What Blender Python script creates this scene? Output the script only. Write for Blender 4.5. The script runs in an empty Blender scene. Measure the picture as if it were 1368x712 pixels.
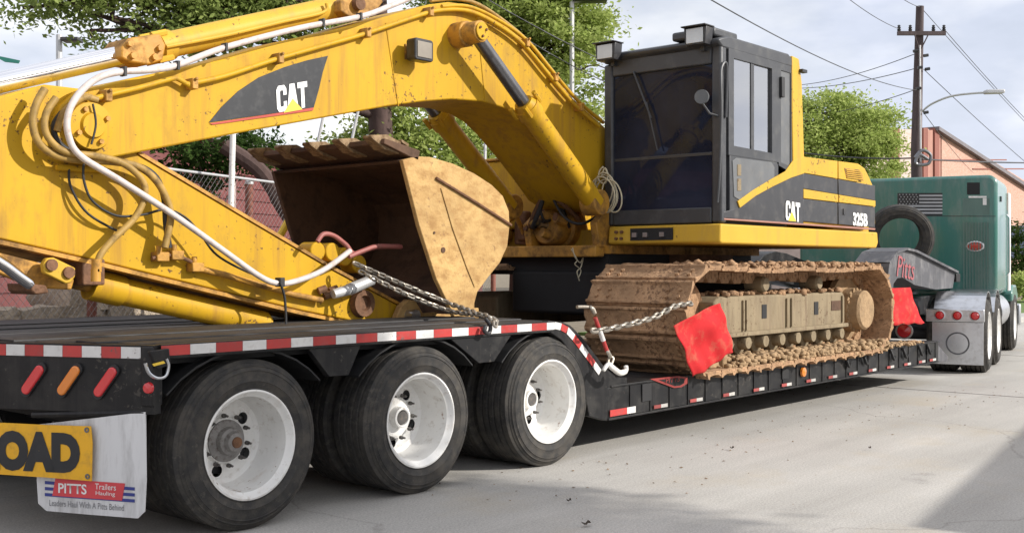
import bpy, bmesh, math, random
from mathutils import Vector, Matrix
from math import sin, cos, pi, radians as R
random.seed(7)
SC = bpy.context.scene
COL = SC.collection

# ------------------------------------------------------------------ camera, world, sun, exposure
F, PH, H = 1507.0, R(40.69), 1.44            # focal length in photo pixels, heading against the trailer axis, eye height
CP, SP = cos(PH), sin(PH)
cam_d = bpy.data.cameras.new('camera'); cam = bpy.data.objects.new('camera', cam_d); COL.objects.link(cam)
cam_d.sensor_width = 36.0; cam_d.lens = 36.0*F/1368.0; cam_d.clip_end = 3000; cam_d.clip_start = 0.05
cam.location = (0, 0, H)
cam.rotation_euler = Vector((CP, SP, 0)).to_track_quat('-Z', 'Y').to_euler()
SC.camera = cam

LIGHT = Vector((-0.50, 1.0, -0.60)).normalized()     # the way the sunlight travels
world = bpy.data.worlds.new('World'); SC.world = world; world.use_nodes = True
wn, wl = world.node_tree.nodes, world.node_tree.links
wn.clear()
sky = wn.new('ShaderNodeTexSky'); sky.sky_type = 'NISHITA'; sky.sun_disc = False
sky.sun_elevation = math.asin(-LIGHT.z)
sky.sun_rotation = math.atan2(-LIGHT.x, -LIGHT.y)
sky.dust_density = 2.5; sky.ozone_density = 1.0
tc = wn.new('ShaderNodeTexCoord'); mp = wn.new('ShaderNodeMapping')
mp.inputs['Scale'].default_value = (1.0, 1.0, 2.6)
nz = wn.new('ShaderNodeTexNoise'); nz.inputs['Scale'].default_value = 3.2; nz.inputs['Detail'].default_value = 7; nz.inputs['Roughness'].default_value = 0.55
rp = wn.new('ShaderNodeValToRGB'); rp.color_ramp.elements[0].position = 0.36; rp.color_ramp.elements[1].position = 0.62
rp.color_ramp.elements[0].color = (0.62, 0.62, 0.62, 1); rp.color_ramp.elements[1].color = (1, 1, 1, 1)
nz2 = wn.new('ShaderNodeTexNoise'); nz2.inputs['Scale'].default_value = 5.0; nz2.inputs['Detail'].default_value = 5
rp2 = wn.new('ShaderNodeValToRGB')
rp2.color_ramp.elements[0].position = 0.38; rp2.color_ramp.elements[0].color = (8.0, 8.5, 10.0, 1)
rp2.color_ramp.elements[1].position = 0.62; rp2.color_ramp.elements[1].color = (12.2, 12.2, 12.4, 1)
mxc = wn.new('ShaderNodeMix'); mxc.data_type = 'RGBA'
bg = wn.new('ShaderNodeBackground'); bg.inputs['Strength'].default_value = 0.078
wo = wn.new('ShaderNodeOutputWorld')
wl.new(tc.outputs['Generated'], mp.inputs['Vector']); wl.new(mp.outputs[0], nz.inputs['Vector']); wl.new(mp.outputs[0], nz2.inputs['Vector'])
wl.new(nz.outputs['Fac'], rp.inputs[0]); wl.new(nz2.outputs['Fac'], rp2.inputs[0])
wl.new(rp.outputs[0], mxc.inputs[0]); wl.new(sky.outputs[0], mxc.inputs[6]); wl.new(rp2.outputs[0], mxc.inputs[7])
wl.new(mxc.outputs[2], bg.inputs['Color']); wl.new(bg.outputs[0], wo.inputs[0])

sun_d = bpy.data.lights.new('sun', 'SUN'); sun = bpy.data.objects.new('sun', sun_d); COL.objects.link(sun)
sun_d.energy = 4.0; sun_d.angle = R(0.6); sun_d.color = (1.0, 0.955, 0.89)
sun.rotation_euler = LIGHT.to_track_quat('-Z', 'Y').to_euler(); sun.location = (10, -20, 20)
vs = SC.view_settings; vs.view_transform = 'Standard'; vs.look = 'None'; vs.gamma = 1.0; vs.use_curve_mapping = False
vs.exposure = 0.45

# ------------------------------------------------------------------ survey helpers: photo pixel -> point of the place on a known plane
def W(x, y, Y):
    u = (x-684)/F; v = (355-y)/F; t = Y/(SP-u*CP)
    return Vector(((CP+u*SP)*t, Y, H+v*t))
def CD(x, y, d):
    r = (x-684)/F*d
    return Vector((d*CP+r*SP, d*SP-r*CP, H+(355-y)/F*d))
def PV(x, y, C, D):                       # on the vertical plane through C (ground point) along D
    u = (x-684)/F; v = (355-y)/F; a, b = CP+u*SP, SP-u*CP
    t = (C[1]*D[0]-C[0]*D[1])/(b*D[0]-a*D[1])
    return Vector((a*t, b*t, H+v*t))
def poly(pts, Y): return [W(x, y, Y) for x, y in pts]

# ------------------------------------------------------------------ materials
MATS = {}
def mat(name, col, rough=0.6, metal=0.0, dirt=None, amt=0.0, scale=3.0, streak=1.0, var=0.12, bump=0.0, bscale=60.0, coat=0.0, rnd=0.0, island=0.0, thresh=0.5, spec=0.5, runs=None, ramt=0.5, chips=None, camt=0.9, cthr=0.63):
    if name in MATS: return MATS[name]
    m = bpy.data.materials.new(name); m.use_nodes = True; MATS[name] = m
    n, l = m.node_tree.nodes, m.node_tree.links
    p = n['Principled BSDF']; p.inputs['Roughness'].default_value = rough; p.inputs['Metallic'].default_value = metal
    p.inputs['Specular IOR Level'].default_value = spec
    if coat: p.inputs['Coat Weight'].default_value = coat; p.inputs['Coat Roughness'].default_value = 0.15
    tc = n.new('ShaderNodeTexCoord'); mpn = n.new('ShaderNodeMapping'); mpn.inputs['Scale'].default_value = (1, 1, 1.0/streak)
    l.new(tc.outputs['Object'], mpn.inputs['Vector'])
    a = n.new('ShaderNodeTexNoise'); a.inputs['Scale'].default_value = scale; a.inputs['Detail'].default_value = 8; a.inputs['Roughness'].default_value = 0.62
    l.new(mpn.outputs[0], a.inputs['Vector'])
    dk = [c*(1-var*1.6) for c in col]; lt = [min(1, c*(1+var)) for c in col]
    r1 = n.new('ShaderNodeValToRGB'); r1.color_ramp.elements[0].position = 0.3; r1.color_ramp.elements[1].position = 0.7
    r1.color_ramp.elements[0].color = (*dk, 1); r1.color_ramp.elements[1].color = (*lt, 1)
    l.new(a.outputs['Fac'], r1.inputs[0]); out = r1.outputs[0]
    if rnd or island:
        oi = n.new('ShaderNodeObjectInfo') if rnd else n.new('ShaderNodeNewGeometry')
        src = oi.outputs['Random'] if rnd else oi.outputs['Random Per Island']
        k = rnd or island
        mr = n.new('ShaderNodeMapRange'); mr.inputs[3].default_value = 1-k; mr.inputs[4].default_value = 1+k
        l.new(src, mr.inputs[0])
        hs = n.new('ShaderNodeHueSaturation'); l.new(mr.outputs[0], hs.inputs['Value']); l.new(out, hs.inputs['Color']); out = hs.outputs[0]
    if dirt:
        b = n.new('ShaderNodeTexNoise'); b.inputs['Scale'].default_value = scale*2.7; b.inputs['Detail'].default_value = 10; b.inputs['Roughness'].default_value = 0.7
        l.new(mpn.outputs[0], b.inputs['Vector'])
        r2 = n.new('ShaderNodeValToRGB'); r2.color_ramp.elements[0].position = thresh; r2.color_ramp.elements[1].position = min(1, thresh+0.18)
        r2.color_ramp.elements[0].color = (0, 0, 0, 1); r2.color_ramp.elements[1].color = (amt, amt, amt, 1)
        l.new(b.outputs['Fac'], r2.inputs[0])
        mx = n.new('ShaderNodeMix'); mx.data_type = 'RGBA'; l.new(r2.outputs[0], mx.inputs[0]); l.new(out, mx.inputs[6]); mx.inputs[7].default_value = (*dirt, 1)
        out = mx.outputs[2]
        rr = n.new('ShaderNodeMapRange'); rr.inputs[3].default_value = rough; rr.inputs[4].default_value = min(1, rough+0.35); l.new(r2.outputs[0], rr.inputs[0]); l.new(rr.outputs[0], p.inputs['Roughness'])
    def layer(out, col, amt, vscale, nscale, t0, t1, gate):
        mq_ = n.new('ShaderNodeMapping'); mq_.inputs['Scale'].default_value = vscale; l.new(tc.outputs['Object'], mq_.inputs['Vector'])
        e = n.new('ShaderNodeTexNoise'); e.inputs['Scale'].default_value = nscale; e.inputs['Detail'].default_value = 6; e.inputs['Roughness'].default_value = 0.65; l.new(mq_.outputs[0], e.inputs['Vector'])
        g = n.new('ShaderNodeTexNoise'); g.inputs['Scale'].default_value = gate; g.inputs['Detail'].default_value = 3; l.new(tc.outputs['Object'], g.inputs['Vector'])
        ad = n.new('ShaderNodeMath'); ad.operation = 'MULTIPLY_ADD'; ad.inputs[1].default_value = 0.45; l.new(g.outputs['Fac'], ad.inputs[0]); l.new(e.outputs['Fac'], ad.inputs[2])
        q = n.new('ShaderNodeMapRange'); q.inputs[1].default_value = t0+0.225; q.inputs[2].default_value = t1+0.225; q.inputs[4].default_value = amt; l.new(ad.outputs[0], q.inputs[0])
        x = n.new('ShaderNodeMix'); x.data_type = 'RGBA'; l.new(q.outputs[0], x.inputs[0]); l.new(out, x.inputs[6]); x.inputs[7].default_value = (*col, 1)
        return x.outputs[2]
    if runs: out = layer(out, runs, ramt, (7, 7, 0.45), 1.6, 0.52, 0.72, 0.9)
    if chips: out = layer(out, chips, camt, (1, 1, 1), 26, cthr, cthr+0.03, 1.7)
    l.new(out, p.inputs['Base Color'])
    if bump:
        c = n.new('ShaderNodeTexNoise'); c.inputs['Scale'].default_value = bscale; c.inputs['Detail'].default_value = 5; l.new(tc.outputs['Object'], c.inputs['Vector'])
        bp = n.new('ShaderNodeBump'); bp.inputs['Strength'].default_value = bump; bp.inputs['Distance'].default_value = 0.01
        l.new(c.outputs['Fac'], bp.inputs['Height']); l.new(bp.outputs[0], p.inputs['Normal'])
    return m
def glassmat(name, tint, trans=0.5, ior=1.5, gl=(.95, .95, .95), haze_film=(.3, .3, .3), famt=.05):
    m = bpy.data.materials.new(name); m.use_nodes = True; MATS[name] = m
    n, l = m.node_tree.nodes, m.node_tree.links; n.clear()
    o = n.new('ShaderNodeOutputMaterial'); t = n.new('ShaderNodeBsdfTransparent'); t.inputs[0].default_value = (*tint, 1)
    g = n.new('ShaderNodeBsdfGlossy'); g.inputs['Roughness'].default_value = 0.03; g.inputs['Color'].default_value = (*gl, 1)
    lw = n.new('ShaderNodeFresnel'); lw.inputs[0].default_value = ior
    mr = n.new('ShaderNodeMapRange'); mr.inputs[3].default_value = trans; mr.inputs[4].default_value = 1.0
    mx = n.new('ShaderNodeMixShader'); l.new(lw.outputs[0], mr.inputs[0]); l.new(mr.outputs[0], mx.inputs[0]); 
    df = n.new('ShaderNodeBsdfDiffuse'); df.inputs[0].default_value = (*haze_film, 1); m2 = n.new('ShaderNodeMixShader')
    fn = n.new('ShaderNodeTexNoise'); fn.inputs['Scale'].default_value = 2.2; fn.inputs['Detail'].default_value = 7; ft = n.new('ShaderNodeTexCoord'); l.new(ft.outputs['Object'], fn.inputs['Vector'])
    fr = n.new('ShaderNodeMapRange'); fr.inputs[1].default_value = .3; fr.inputs[2].default_value = .7; fr.inputs[3].default_value = famt*.6; fr.inputs[4].default_value = famt*1.3; l.new(fn.outputs['Fac'], fr.inputs[0]); l.new(fr.outputs[0], m2.inputs[0])
    l.new(t.outputs[0], m2.inputs[1]); l.new(df.outputs[0], m2.inputs[2])
    l.new(m2.outputs[0], mx.inputs[1]); l.new(g.outputs[0], mx.inputs[2]); l.new(mx.outputs[0], o.inputs[0])
    return m
def leafmat(name, col, col2):
    m = bpy.data.materials.new(name); m.use_nodes = True; MATS[name] = m
    n, l = m.node_tree.nodes, m.node_tree.links; n.clear()
    o = n.new('ShaderNodeOutputMaterial'); d = n.new('ShaderNodeBsdfDiffuse'); t = n.new('ShaderNodeBsdfTranslucent'); mx = n.new('ShaderNodeMixShader'); mx.inputs[0].default_value = 0.45
    ge = n.new('ShaderNodeNewGeometry'); c = n.new('ShaderNodeMix'); c.data_type = 'RGBA'; c.inputs[6].default_value = (*col, 1); c.inputs[7].default_value = (*col2, 1)
    l.new(ge.outputs['Random Per Island'], c.inputs[0]); l.new(c.outputs[2], d.inputs[0]); l.new(c.outputs[2], t.inputs[0])
    l.new(d.outputs[0], mx.inputs[1]); l.new(t.outputs[0], mx.inputs[2]); l.new(mx.outputs[0], o.inputs[0])
    return m

YEL = mat('yellow_paint', (0.53, 0.306, 0.015), 0.5, spec=0.2, runs=(0.30, 0.15, 0.035), ramt=0.6, chips=(0.10, 0.05, 0.025), cthr=0.645, dirt=(0.26, 0.15, 0.045), amt=0.65, scale=1.3, streak=2.2, var=0.07, bump=0.05, bscale=25, thresh=0.54)
YELC = mat('yellow_paint_clean', (0.56, 0.345, 0.040), 0.5, spec=0.2, runs=(0.36, 0.22, 0.07), ramt=0.5, chips=(0.12, 0.07, 0.03), cthr=0.66, dirt=(0.40, 0.27, 0.12), amt=0.35, scale=1.5, streak=2.0, var=0.06, thresh=0.56)
YELD = mat('yellow_paint_grimy', (0.50, 0.25, 0.035), 0.55, dirt=(0.12, 0.065, 0.025), amt=0.9, scale=2.6, var=0.2, bump=0.15, bscale=40, thresh=0.45)
HOSEY = mat('hose_dusty_ochre', (0.36, 0.22, 0.05), 0.6, dirt=(0.12, 0.08, 0.04), amt=0.8, scale=6, var=0.2)
TAN = mat('bucket_worn_steel', (0.50, 0.315, 0.115), 0.7, dirt=(0.30, 0.165, 0.06), amt=0.85, scale=1.8, streak=0.6, var=0.16, bump=0.35, bscale=45, thresh=0.45, runs=(0.40, 0.22, 0.08), ramt=0.5, chips=(0.17, 0.085, 0.04), cthr=0.64, camt=0.5)
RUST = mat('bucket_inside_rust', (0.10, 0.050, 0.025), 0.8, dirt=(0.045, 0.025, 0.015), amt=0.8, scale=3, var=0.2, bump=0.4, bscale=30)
MUD = mat('dried_mud', (0.42, 0.255, 0.14), 0.95, chips=(0.16, 0.09, 0.05), camt=0.8, cthr=0.58, dirt=(0.22, 0.125, 0.065), amt=0.8, scale=4, var=0.25, bump=0.9, bscale=35, rnd=0.12, thresh=0.47)
MUDL = mat('pale_dry_mud', (0.36, 0.24, 0.13), 0.95, dirt=(0.24, 0.15, 0.08), amt=0.7, scale=7, var=0.2, bump=1.0, bscale=28)
FRAMEM = mat('dusty_track_frame', (0.25, 0.195, 0.118), 0.85, runs=(0.16, 0.11, 0.07), ramt=0.8, chips=(0.12, 0.075, 0.04), cthr=0.62, dirt=(0.17, 0.125, 0.075), amt=0.8, scale=5, streak=4, var=0.15, bump=0.2, thresh=0.5)
BLACK = mat('black_enamel', (0.022, 0.022, 0.025), 0.38, dirt=(0.11, 0.10, 0.09), amt=0.45, scale=2.5, var=0.2, bump=0.06, bscale=30)
TRBLK = mat('trailer_black_paint', (0.010, 0.010, 0.011), 0.45, spec=0.3, chips=(0.08, 0.07, 0.06), camt=0.6, cthr=0.65, runs=(0.04, 0.037, 0.034), ramt=0.5, dirt=(0.05, 0.047, 0.042), amt=0.45, scale=2.2, var=0.2, bump=0.05, thresh=0.47)
DARK = mat('dark_underside', (0.012, 0.012, 0.013), 0.7, var=0.2)
CABM = mat('cab_charcoal_paint', (0.045, 0.047, 0.052), 0.45, dirt=(0.12, 0.12, 0.115), amt=0.4, scale=2.5, var=0.12)
CABL = mat('cab_panel_grey', (0.115, 0.12, 0.125), 0.5, dirt=(0.2, 0.19, 0.17), amt=0.4, scale=3, var=0.12)
PANB = mat('body_panel_black', (0.035, 0.035, 0.038), 0.40, dirt=(0.13, 0.12, 0.11), amt=0.4, scale=2.5, var=0.12)
DECAL = mat('decal_black', (0.014, 0.016, 0.020), 0.35, dirt=(0.05, 0.05, 0.05), amt=0.3, scale=4, var=0.1)
DECR = mat('decal_red', (0.42, 0.045, 0.025), 0.45, var=0.1)
WHITE = mat('decal_white', (0.78, 0.78, 0.76), 0.5, var=0.05)
YTRI = mat('decal_yellow', (0.82, 0.55, 0.05), 0.5, var=0.05)
CHROME = mat('chrome_rod', (0.86, 0.86, 0.88), 0.09, 1.0, var=0.03)
STEELD = mat('dull_rod_steel', (0.20, 0.20, 0.21), 0.32, 0.9, dirt=(0.06, 0.05, 0.045), amt=0.5, scale=5)
POLISH = mat('polished_metal', (0.62, 0.63, 0.65), 0.28, 1.0, dirt=(0.35, 0.34, 0.32), amt=0.5, scale=4, var=0.08)
STEEL = mat('chain_steel', (0.36, 0.33, 0.28), 0.45, 0.75, dirt=(0.16, 0.09, 0.05), amt=0.8, scale=40, rnd=0.2)
RUSTY = mat('rusty_steel', (0.16, 0.075, 0.035), 0.75, dirt=(0.07, 0.035, 0.02), amt=0.8, scale=12, var=0.25, bump=0.3)
WHOSE = mat('white_hose_sleeve', (0.58, 0.51, 0.47), 0.5, dirt=(0.36, 0.24, 0.19), amt=0.65, scale=7, var=0.06)
RHOSE = mat('red_rubber_hose', (0.32, 0.10, 0.085), 0.55, dirt=(0.2, 0.13, 0.1), amt=0.5, scale=10)
RUBBER = mat('black_rubber', (0.020, 0.020, 0.021), 0.6, var=0.15)
TYRE = mat('tyre_rubber', (0.034, 0.033, 0.032), 0.75, spec=.3, chips=(0.10, 0.09, 0.075), camt=.5, cthr=.63, dirt=(0.080, 0.072, 0.062), amt=0.8, scale=3.2, var=0.15, bump=0.12, bscale=90, thresh=0.42)
RIM = mat('white_wheel_paint', (0.76, 0.75, 0.72), 0.42, chips=(0.24, 0.13, 0.07), cthr=0.66, camt=0.8, dirt=(0.36, 0.30, 0.24), amt=0.7, runs=(.48, .40, .32), ramt=.4, scale=6, var=0.05, thresh=0.55)
HUBB = mat('hub_grease_black', (0.075, 0.07, 0.066), 0.5, dirt=(0.2, 0.15, 0.11), amt=0.6, scale=20)
REDT = mat('reflector_red', (0.44, 0.040, 0.036), 0.4, var=0.08, rnd=0.15, dirt=(.22, .08, .07), amt=.5, scale=8, chips=(.12, .08, .07), cthr=.66)
WHT = mat('reflector_white', (0.66, 0.65, 0.63), 0.4, var=0.06, rnd=0.08, dirt=(.40, .37, .34), amt=.5, scale=8, chips=(.2, .17, .15), cthr=.66)
LENSR = mat('red_lens', (0.62, 0.025, 0.03), 0.12, coat=0.8, var=0.1)
LENSA = mat('amber_lens', (0.78, 0.23, 0.02), 0.12, coat=0.8, var=0.1)
LENSC = mat('clear_lamp_lens', (0.55, 0.55, 0.53), 0.15, 0.3, var=0.1)
FLAP = mat('mudflap_white_vinyl', (0.66, 0.66, 0.66), 0.5, dirt=(0.30, 0.29, 0.28), amt=0.65, scale=2.6, streak=5, var=0.06, thresh=0.47)
BLUE = mat('print_navy', (0.035, 0.05, 0.24), 0.5, var=0.1)
PRED = mat('print_red', (0.62, 0.06, 0.07), 0.5, var=0.1)
SIGNY = mat('banner_yellow_vinyl', (0.80, 0.42, 0.015), 0.5, dirt=(0.35, 0.2, 0.05), amt=0.5, scale=4, var=0.06, bump=0.1, bscale=6)
CLOTH = mat('red_mesh_cloth', (0.52, 0.022, 0.025), 0.8, spec=.2, dirt=(0.40, 0.11, 0.07), amt=0.8, scale=3.5, var=0.1, bump=0.25, bscale=120)
GREEN = mat('truck_green_paint', (0.030, 0.150, 0.122), 0.34, runs=(0.14, 0.19, 0.165), ramt=0.5, dirt=(0.17, 0.21, 0.19), amt=0.6, scale=1.6, streak=3, var=0.08, coat=0.6, thresh=0.5)
GREYP = mat('gooseneck_grey_paint', (0.075, 0.075, 0.083), 0.5, runs=(0.25, 0.24, 0.24), ramt=0.5, chips=(0.05, 0.04, 0.04), dirt=(0.24, 0.235, 0.235), amt=0.55, scale=3, streak=2, var=0.15)
ROPE = mat('pale_rope', (0.62, 0.56, 0.40), 0.85, dirt=(0.36, 0.30, 0.2), amt=0.5, scale=25)
GLASS = glassmat('dark_tinted_glass', (0.05, 0.058, 0.085), 0.0, 1.40, (.5, .58, .78), (.05, .058, .10), .40)  # bluish diffuse layer and blue gloss paint a reflected haze into the pane
GLASS2 = glassmat('side_window_glass', (0.45, 0.47, 0.49), 0.50)
PLANK = mat('dark_deck_plank', (0.024, 0.023, 0.024), 0.6, dirt=(0.075, 0.07, 0.066), amt=0.6, scale=4, var=0.25, bump=0.3, rnd=0.3)
BARK = mat('tree_bark', (0.075, 0.045, 0.038), 0.9, dirt=(0.035, 0.022, 0.018), amt=0.8, scale=5, streak=4, var=0.25, bump=0.8, bscale=14)
WOOD = mat('weathered_pole_wood', (0.085, 0.062, 0.062), 0.85, dirt=(0.04, 0.03, 0.03), amt=0.7, scale=4, streak=8, var=0.2, bump=0.4)
GALV = mat('galvanised_pipe', (0.55, 0.55, 0.55), 0.45, 0.4, var=0.08)
REDPOST = mat('rust_red_post', (0.22, 0.075, 0.05), 0.7, dirt=(0.1, 0.05, 0.04), amt=0.6, scale=6)
STONE = mat('rough_stone', (0.40, 0.33, 0.25), 0.9, dirt=(0.15, 0.12, 0.09), amt=0.75, scale=5, var=0.2, bump=0.9, bscale=12, rnd=0.22)
MAROON = mat('maroon_siding', (0.15, 0.040, 0.038), 0.6, dirt=(0.2, 0.09, 0.08), amt=0.4, scale=2, var=0.12, rnd=0.06)
CONC = mat('pale_concrete', (0.42, 0.41, 0.38), 0.85, dirt=(0.26, 0.25, 0.22), amt=0.6, scale=1.5, bump=0.3)
LEAF1 = leafmat('leaf_mid_green', (0.16, 0.22, 0.055), (0.36, 0.43, 0.14))
LEAF2 = leafmat('leaf_bright_green', (0.25, 0.33, 0.075), (0.48, 0.55, 0.19))
LEAF3 = leafmat('leaf_dark_green', (0.025, 0.05, 0.014), (0.07, 0.12, 0.03))

# ------------------------------------------------------------------ mesh helpers
class MB:
    def __init__(s): s.v = []; s.f = []; s.mi = []
    def add(s, vs, fs, mi=0):
        o = len(s.v); s.v += [tuple(p) for p in vs]; s.f += [tuple(i+o for i in f) for f in fs]; s.mi += [mi]*len(fs); return s
    def box(s, x0, x1, y0, y1, z0, z1, mi=0):
        vs = [(x, y, z) for z in (z0, z1) for y in (y0, y1) for x in (x0, x1)]
        return s.add(vs, [(0, 2, 3, 1), (4, 5, 7, 6), (0, 1, 5, 4), (2, 6, 7, 3), (0, 4, 6, 2), (1, 3, 7, 5)], mi)
    def obox(s, c, ax, ay, az, hx, hy, hz):
        c = Vector(c); vs = [c+ax*(i*hx)+ay*(j*hy)+az*(k*hz) for k in (-1, 1) for j in (-1, 1) for i in (-1, 1)]
        return s.add(vs, [(0, 2, 3, 1), (4, 5, 7, 6), (0, 1, 5, 4), (2, 6, 7, 3), (0, 4, 6, 2), (1, 3, 7, 5)])
    def prism(s, pts, off):
        off = Vector(off); n = len(pts); pts = [Vector(p) for p in pts]
        return s.add(pts+[p+off for p in pts], [tuple(range(n)), tuple(range(2*n-1, n-1, -1))]+[(i, n+i, n+(i+1) % n, (i+1) % n) for i in range(n)])
    def tube(s, pts, r, seg=8, closed=False, cap=True):
        pts = [Vector(p) for p in pts]; n = len(pts)
        rs = r if isinstance(r, (list, tuple)) else [r]*n
        up = None; rings = []
        for i, p in enumerate(pts):
            a = pts[(i-1) % n] if (i or closed) else p; b = pts[(i+1) % n] if (i < n-1 or closed) else p
            t = (b-a).normalized()
            if up is None: up = t.orthogonal().normalized()
            up = (up-t*up.dot(t)); up = up.normalized() if up.length > 1e-6 else t.orthogonal().normalized()
            q = t.cross(up)
            rings.append([p+(up*cos(2*pi*k/seg)+q*sin(2*pi*k/seg))*rs[i] for k in range(seg)])
        vs = [v for rg in rings for v in rg]; fs = []
        m = n if closed else n-1
        for i in range(m):
            j = (i+1) % n
            for k in range(seg): fs.append((i*seg+k, i*seg+(k+1) % seg, j*seg+(k+1) % seg, j*seg+k))
        if cap and not closed: fs += [tuple(range(seg-1, -1, -1)), tuple((n-1)*seg+k for k in range(seg))]
        return s.add(vs, fs)
    def cyl(s, a, b, r, r2=None, seg=20): return s.tube([a, b], [r, r if r2 is None else r2], seg)
    def lathe(s, prof, o, ax, seg=48, closed=False, rf=None):
        o = Vector(o); ax = Vector(ax).normalized(); u = ax.orthogonal().normalized(); w = ax.cross(u); n = len(prof); vs = []
        for k in range(seg):
            a = 2*pi*k/seg; d = u*cos(a)+w*sin(a)
            vs += [o+ax*h+d*r for r, h in prof]
        fs = []
        for k in range(seg):
            j = (k+1) % seg
            for i in range(n if closed else n-1): fs.append((k*n+i, k*n+(i+1) % n, j*n+(i+1) % n, j*n+i))
        return s.add(vs, fs)
    def mesh(s, name, mats, smooth=35, recalc=True):
        me = bpy.data.meshes.new(name); me.from_pydata(s.v, [], s.f)
        for m in (mats if isinstance(mats, (list, tuple)) else [mats]): me.materials.append(m)
        if any(s.mi): me.polygons.foreach_set('material_index', s.mi)
        if recalc:
            bm = bmesh.new(); bm.from_mesh(me); bmesh.ops.recalc_face_normals(bm, faces=bm.faces); bm.to_mesh(me); bm.free()
        if smooth:
            me.shade_smooth(); me.set_sharp_from_angle(angle=R(smooth))
        me.update(); return me
    def build(s, name, mats, parent=None, smooth=35, bevel=0, recalc=True, **kw):
        return link(name, s.mesh(name, mats, smooth, recalc), parent, bevel=bevel, **kw)
def link(name, me, parent=None, loc=None, rot=None, bevel=0, label=None, cat=None, group=None, kind=None, mw=None):
    o = bpy.data.objects.new(name, me); COL.objects.link(o)
    if parent is not None:
        o.parent = parent; o.matrix_parent_inverse = PM[parent.name].inverted()
    base = mw if mw is not None else Matrix.Translation(Vector(loc) if loc is not None else Vector())
    if mw is None and rot is not None: base = base @ rot.to_4x4()
    o.matrix_basis = base
    PM[o.name] = base.copy()
    if bevel:
        b = o.modifiers.new('edge', 'BEVEL'); b.width = bevel; b.segments = 2; b.limit_method = 'ANGLE'; b.angle_limit = R(40)
    if label: o['label'] = label
    if cat: o['category'] = cat
    if group: o['group'] = group
    if kind: o['kind'] = kind
    return o
PM = {}                                    # world matrices as built
def thing(name, loc, label, cat, group=None): return link(name, None, None, loc=loc, label=label, cat=cat, group=group)
def part(name, parent, loc): return link(name, None, parent, loc=loc)
def spline(pts, n=6, closed=False):
    pts = [Vector(p) for p in pts]; out = []; m = len(pts)
    for i in range(m if closed else m-1):
        if closed: p0, p1, p2, p3 = pts[(i-1) % m], pts[i], pts[(i+1) % m], pts[(i+2) % m]
        else: p0, p1, p2, p3 = pts[max(i-1, 0)], pts[i], pts[i+1], pts[min(i+2, m-1)]
        for k in range(n):
            t = k/n; out.append(0.5*((2*p1)+(p2-p0)*t+(2*p0-5*p1+4*p2-p3)*t*t+(3*p1-p0-3*p2+p3)*t**3))
    if not closed: out.append(pts[-1])
    return out
def hose(name, pts, r, m, parent, n=6, seg=8): return MB().tube(spline(pts, n), r, seg).build(name, m, parent, smooth=60)
def text(name, s, o, ex, ey, w, h, m, parent, bold=0.0, depth=0.004, shear=0.0):
    cu = bpy.data.curves.new('t', 'FONT'); cu.body = s; cu.size = 1; cu.offset = bold; cu.shear = shear; cu.resolution_u = 4
    t = bpy.data.objects.new('t', cu); COL.objects.link(t); bpy.context.view_layer.update()
    me = bpy.data.meshes.new_from_object(t.evaluated_get(bpy.context.evaluated_depsgraph_get()))
    bpy.data.objects.remove(t); bpy.data.curves.remove(cu)
    xs = [v.co.x for v in me.vertices]; ys = [v.co.y for v in me.vertices]
    x0, x1, y0, y1 = min(xs), max(xs), min(ys), max(ys); ex = Vector(ex).normalized(); ey = Vector(ey).normalized(); nn = ex.cross(ey); o = Vector(o)
    for v in me.vertices: v.co = o+ex*((v.co.x-x0)/(x1-x0)*w)+ey*((v.co.y-y0)/(y1-y0)*h)+nn*depth
    me.materials.clear(); me.materials.append(m); me.name = name
    return link(name, me, parent)
GLY = {'C': [(.2, 0), (.8, 0), (1, .15), (1, .38), (.68, .38), (.68, .23), (.62, .19), (.4, .19), (.34, .25), (.34, .75), (.4, .81), (.62, .81), (.68, .77), (.68, .62), (1, .62), (1, .85), (.8, 1), (.2, 1), (0, .85), (0, .15)],
       'A': [(0, 0), (.28, 1), (.72, 1), (1, 0), (.68, 0), (.63, .2), (.37, .2), (.32, 0)],
       'T': [(.33, 0), (.67, 0), (.67, .78), (1, .78), (1, 1), (0, 1), (0, .78), (.33, .78)]}
def blockword(name, word, o, ex, ey, w, h, m, parent):
    ex, ey, o = Vector(ex).normalized(), Vector(ey).normalized(), Vector(o); nn = ex.cross(ey); lw = w/len(word)
    for k, ch in enumerate(word):
        pts = [o+ex*(lw*(k+.02+px*(1.06 if ch == 'A' else .94)-(.04 if ch == 'A' else 0)))+ey*(h*py)+nn*.002 for px, py in GLY[ch]]
        MB().prism(pts, nn*.0015).build(name, m, parent, smooth=0)
AX, AY, AZ = Vector((1, 0, 0)), Vector((0, 1, 0)), Vector((0, 0, 1))

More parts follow.
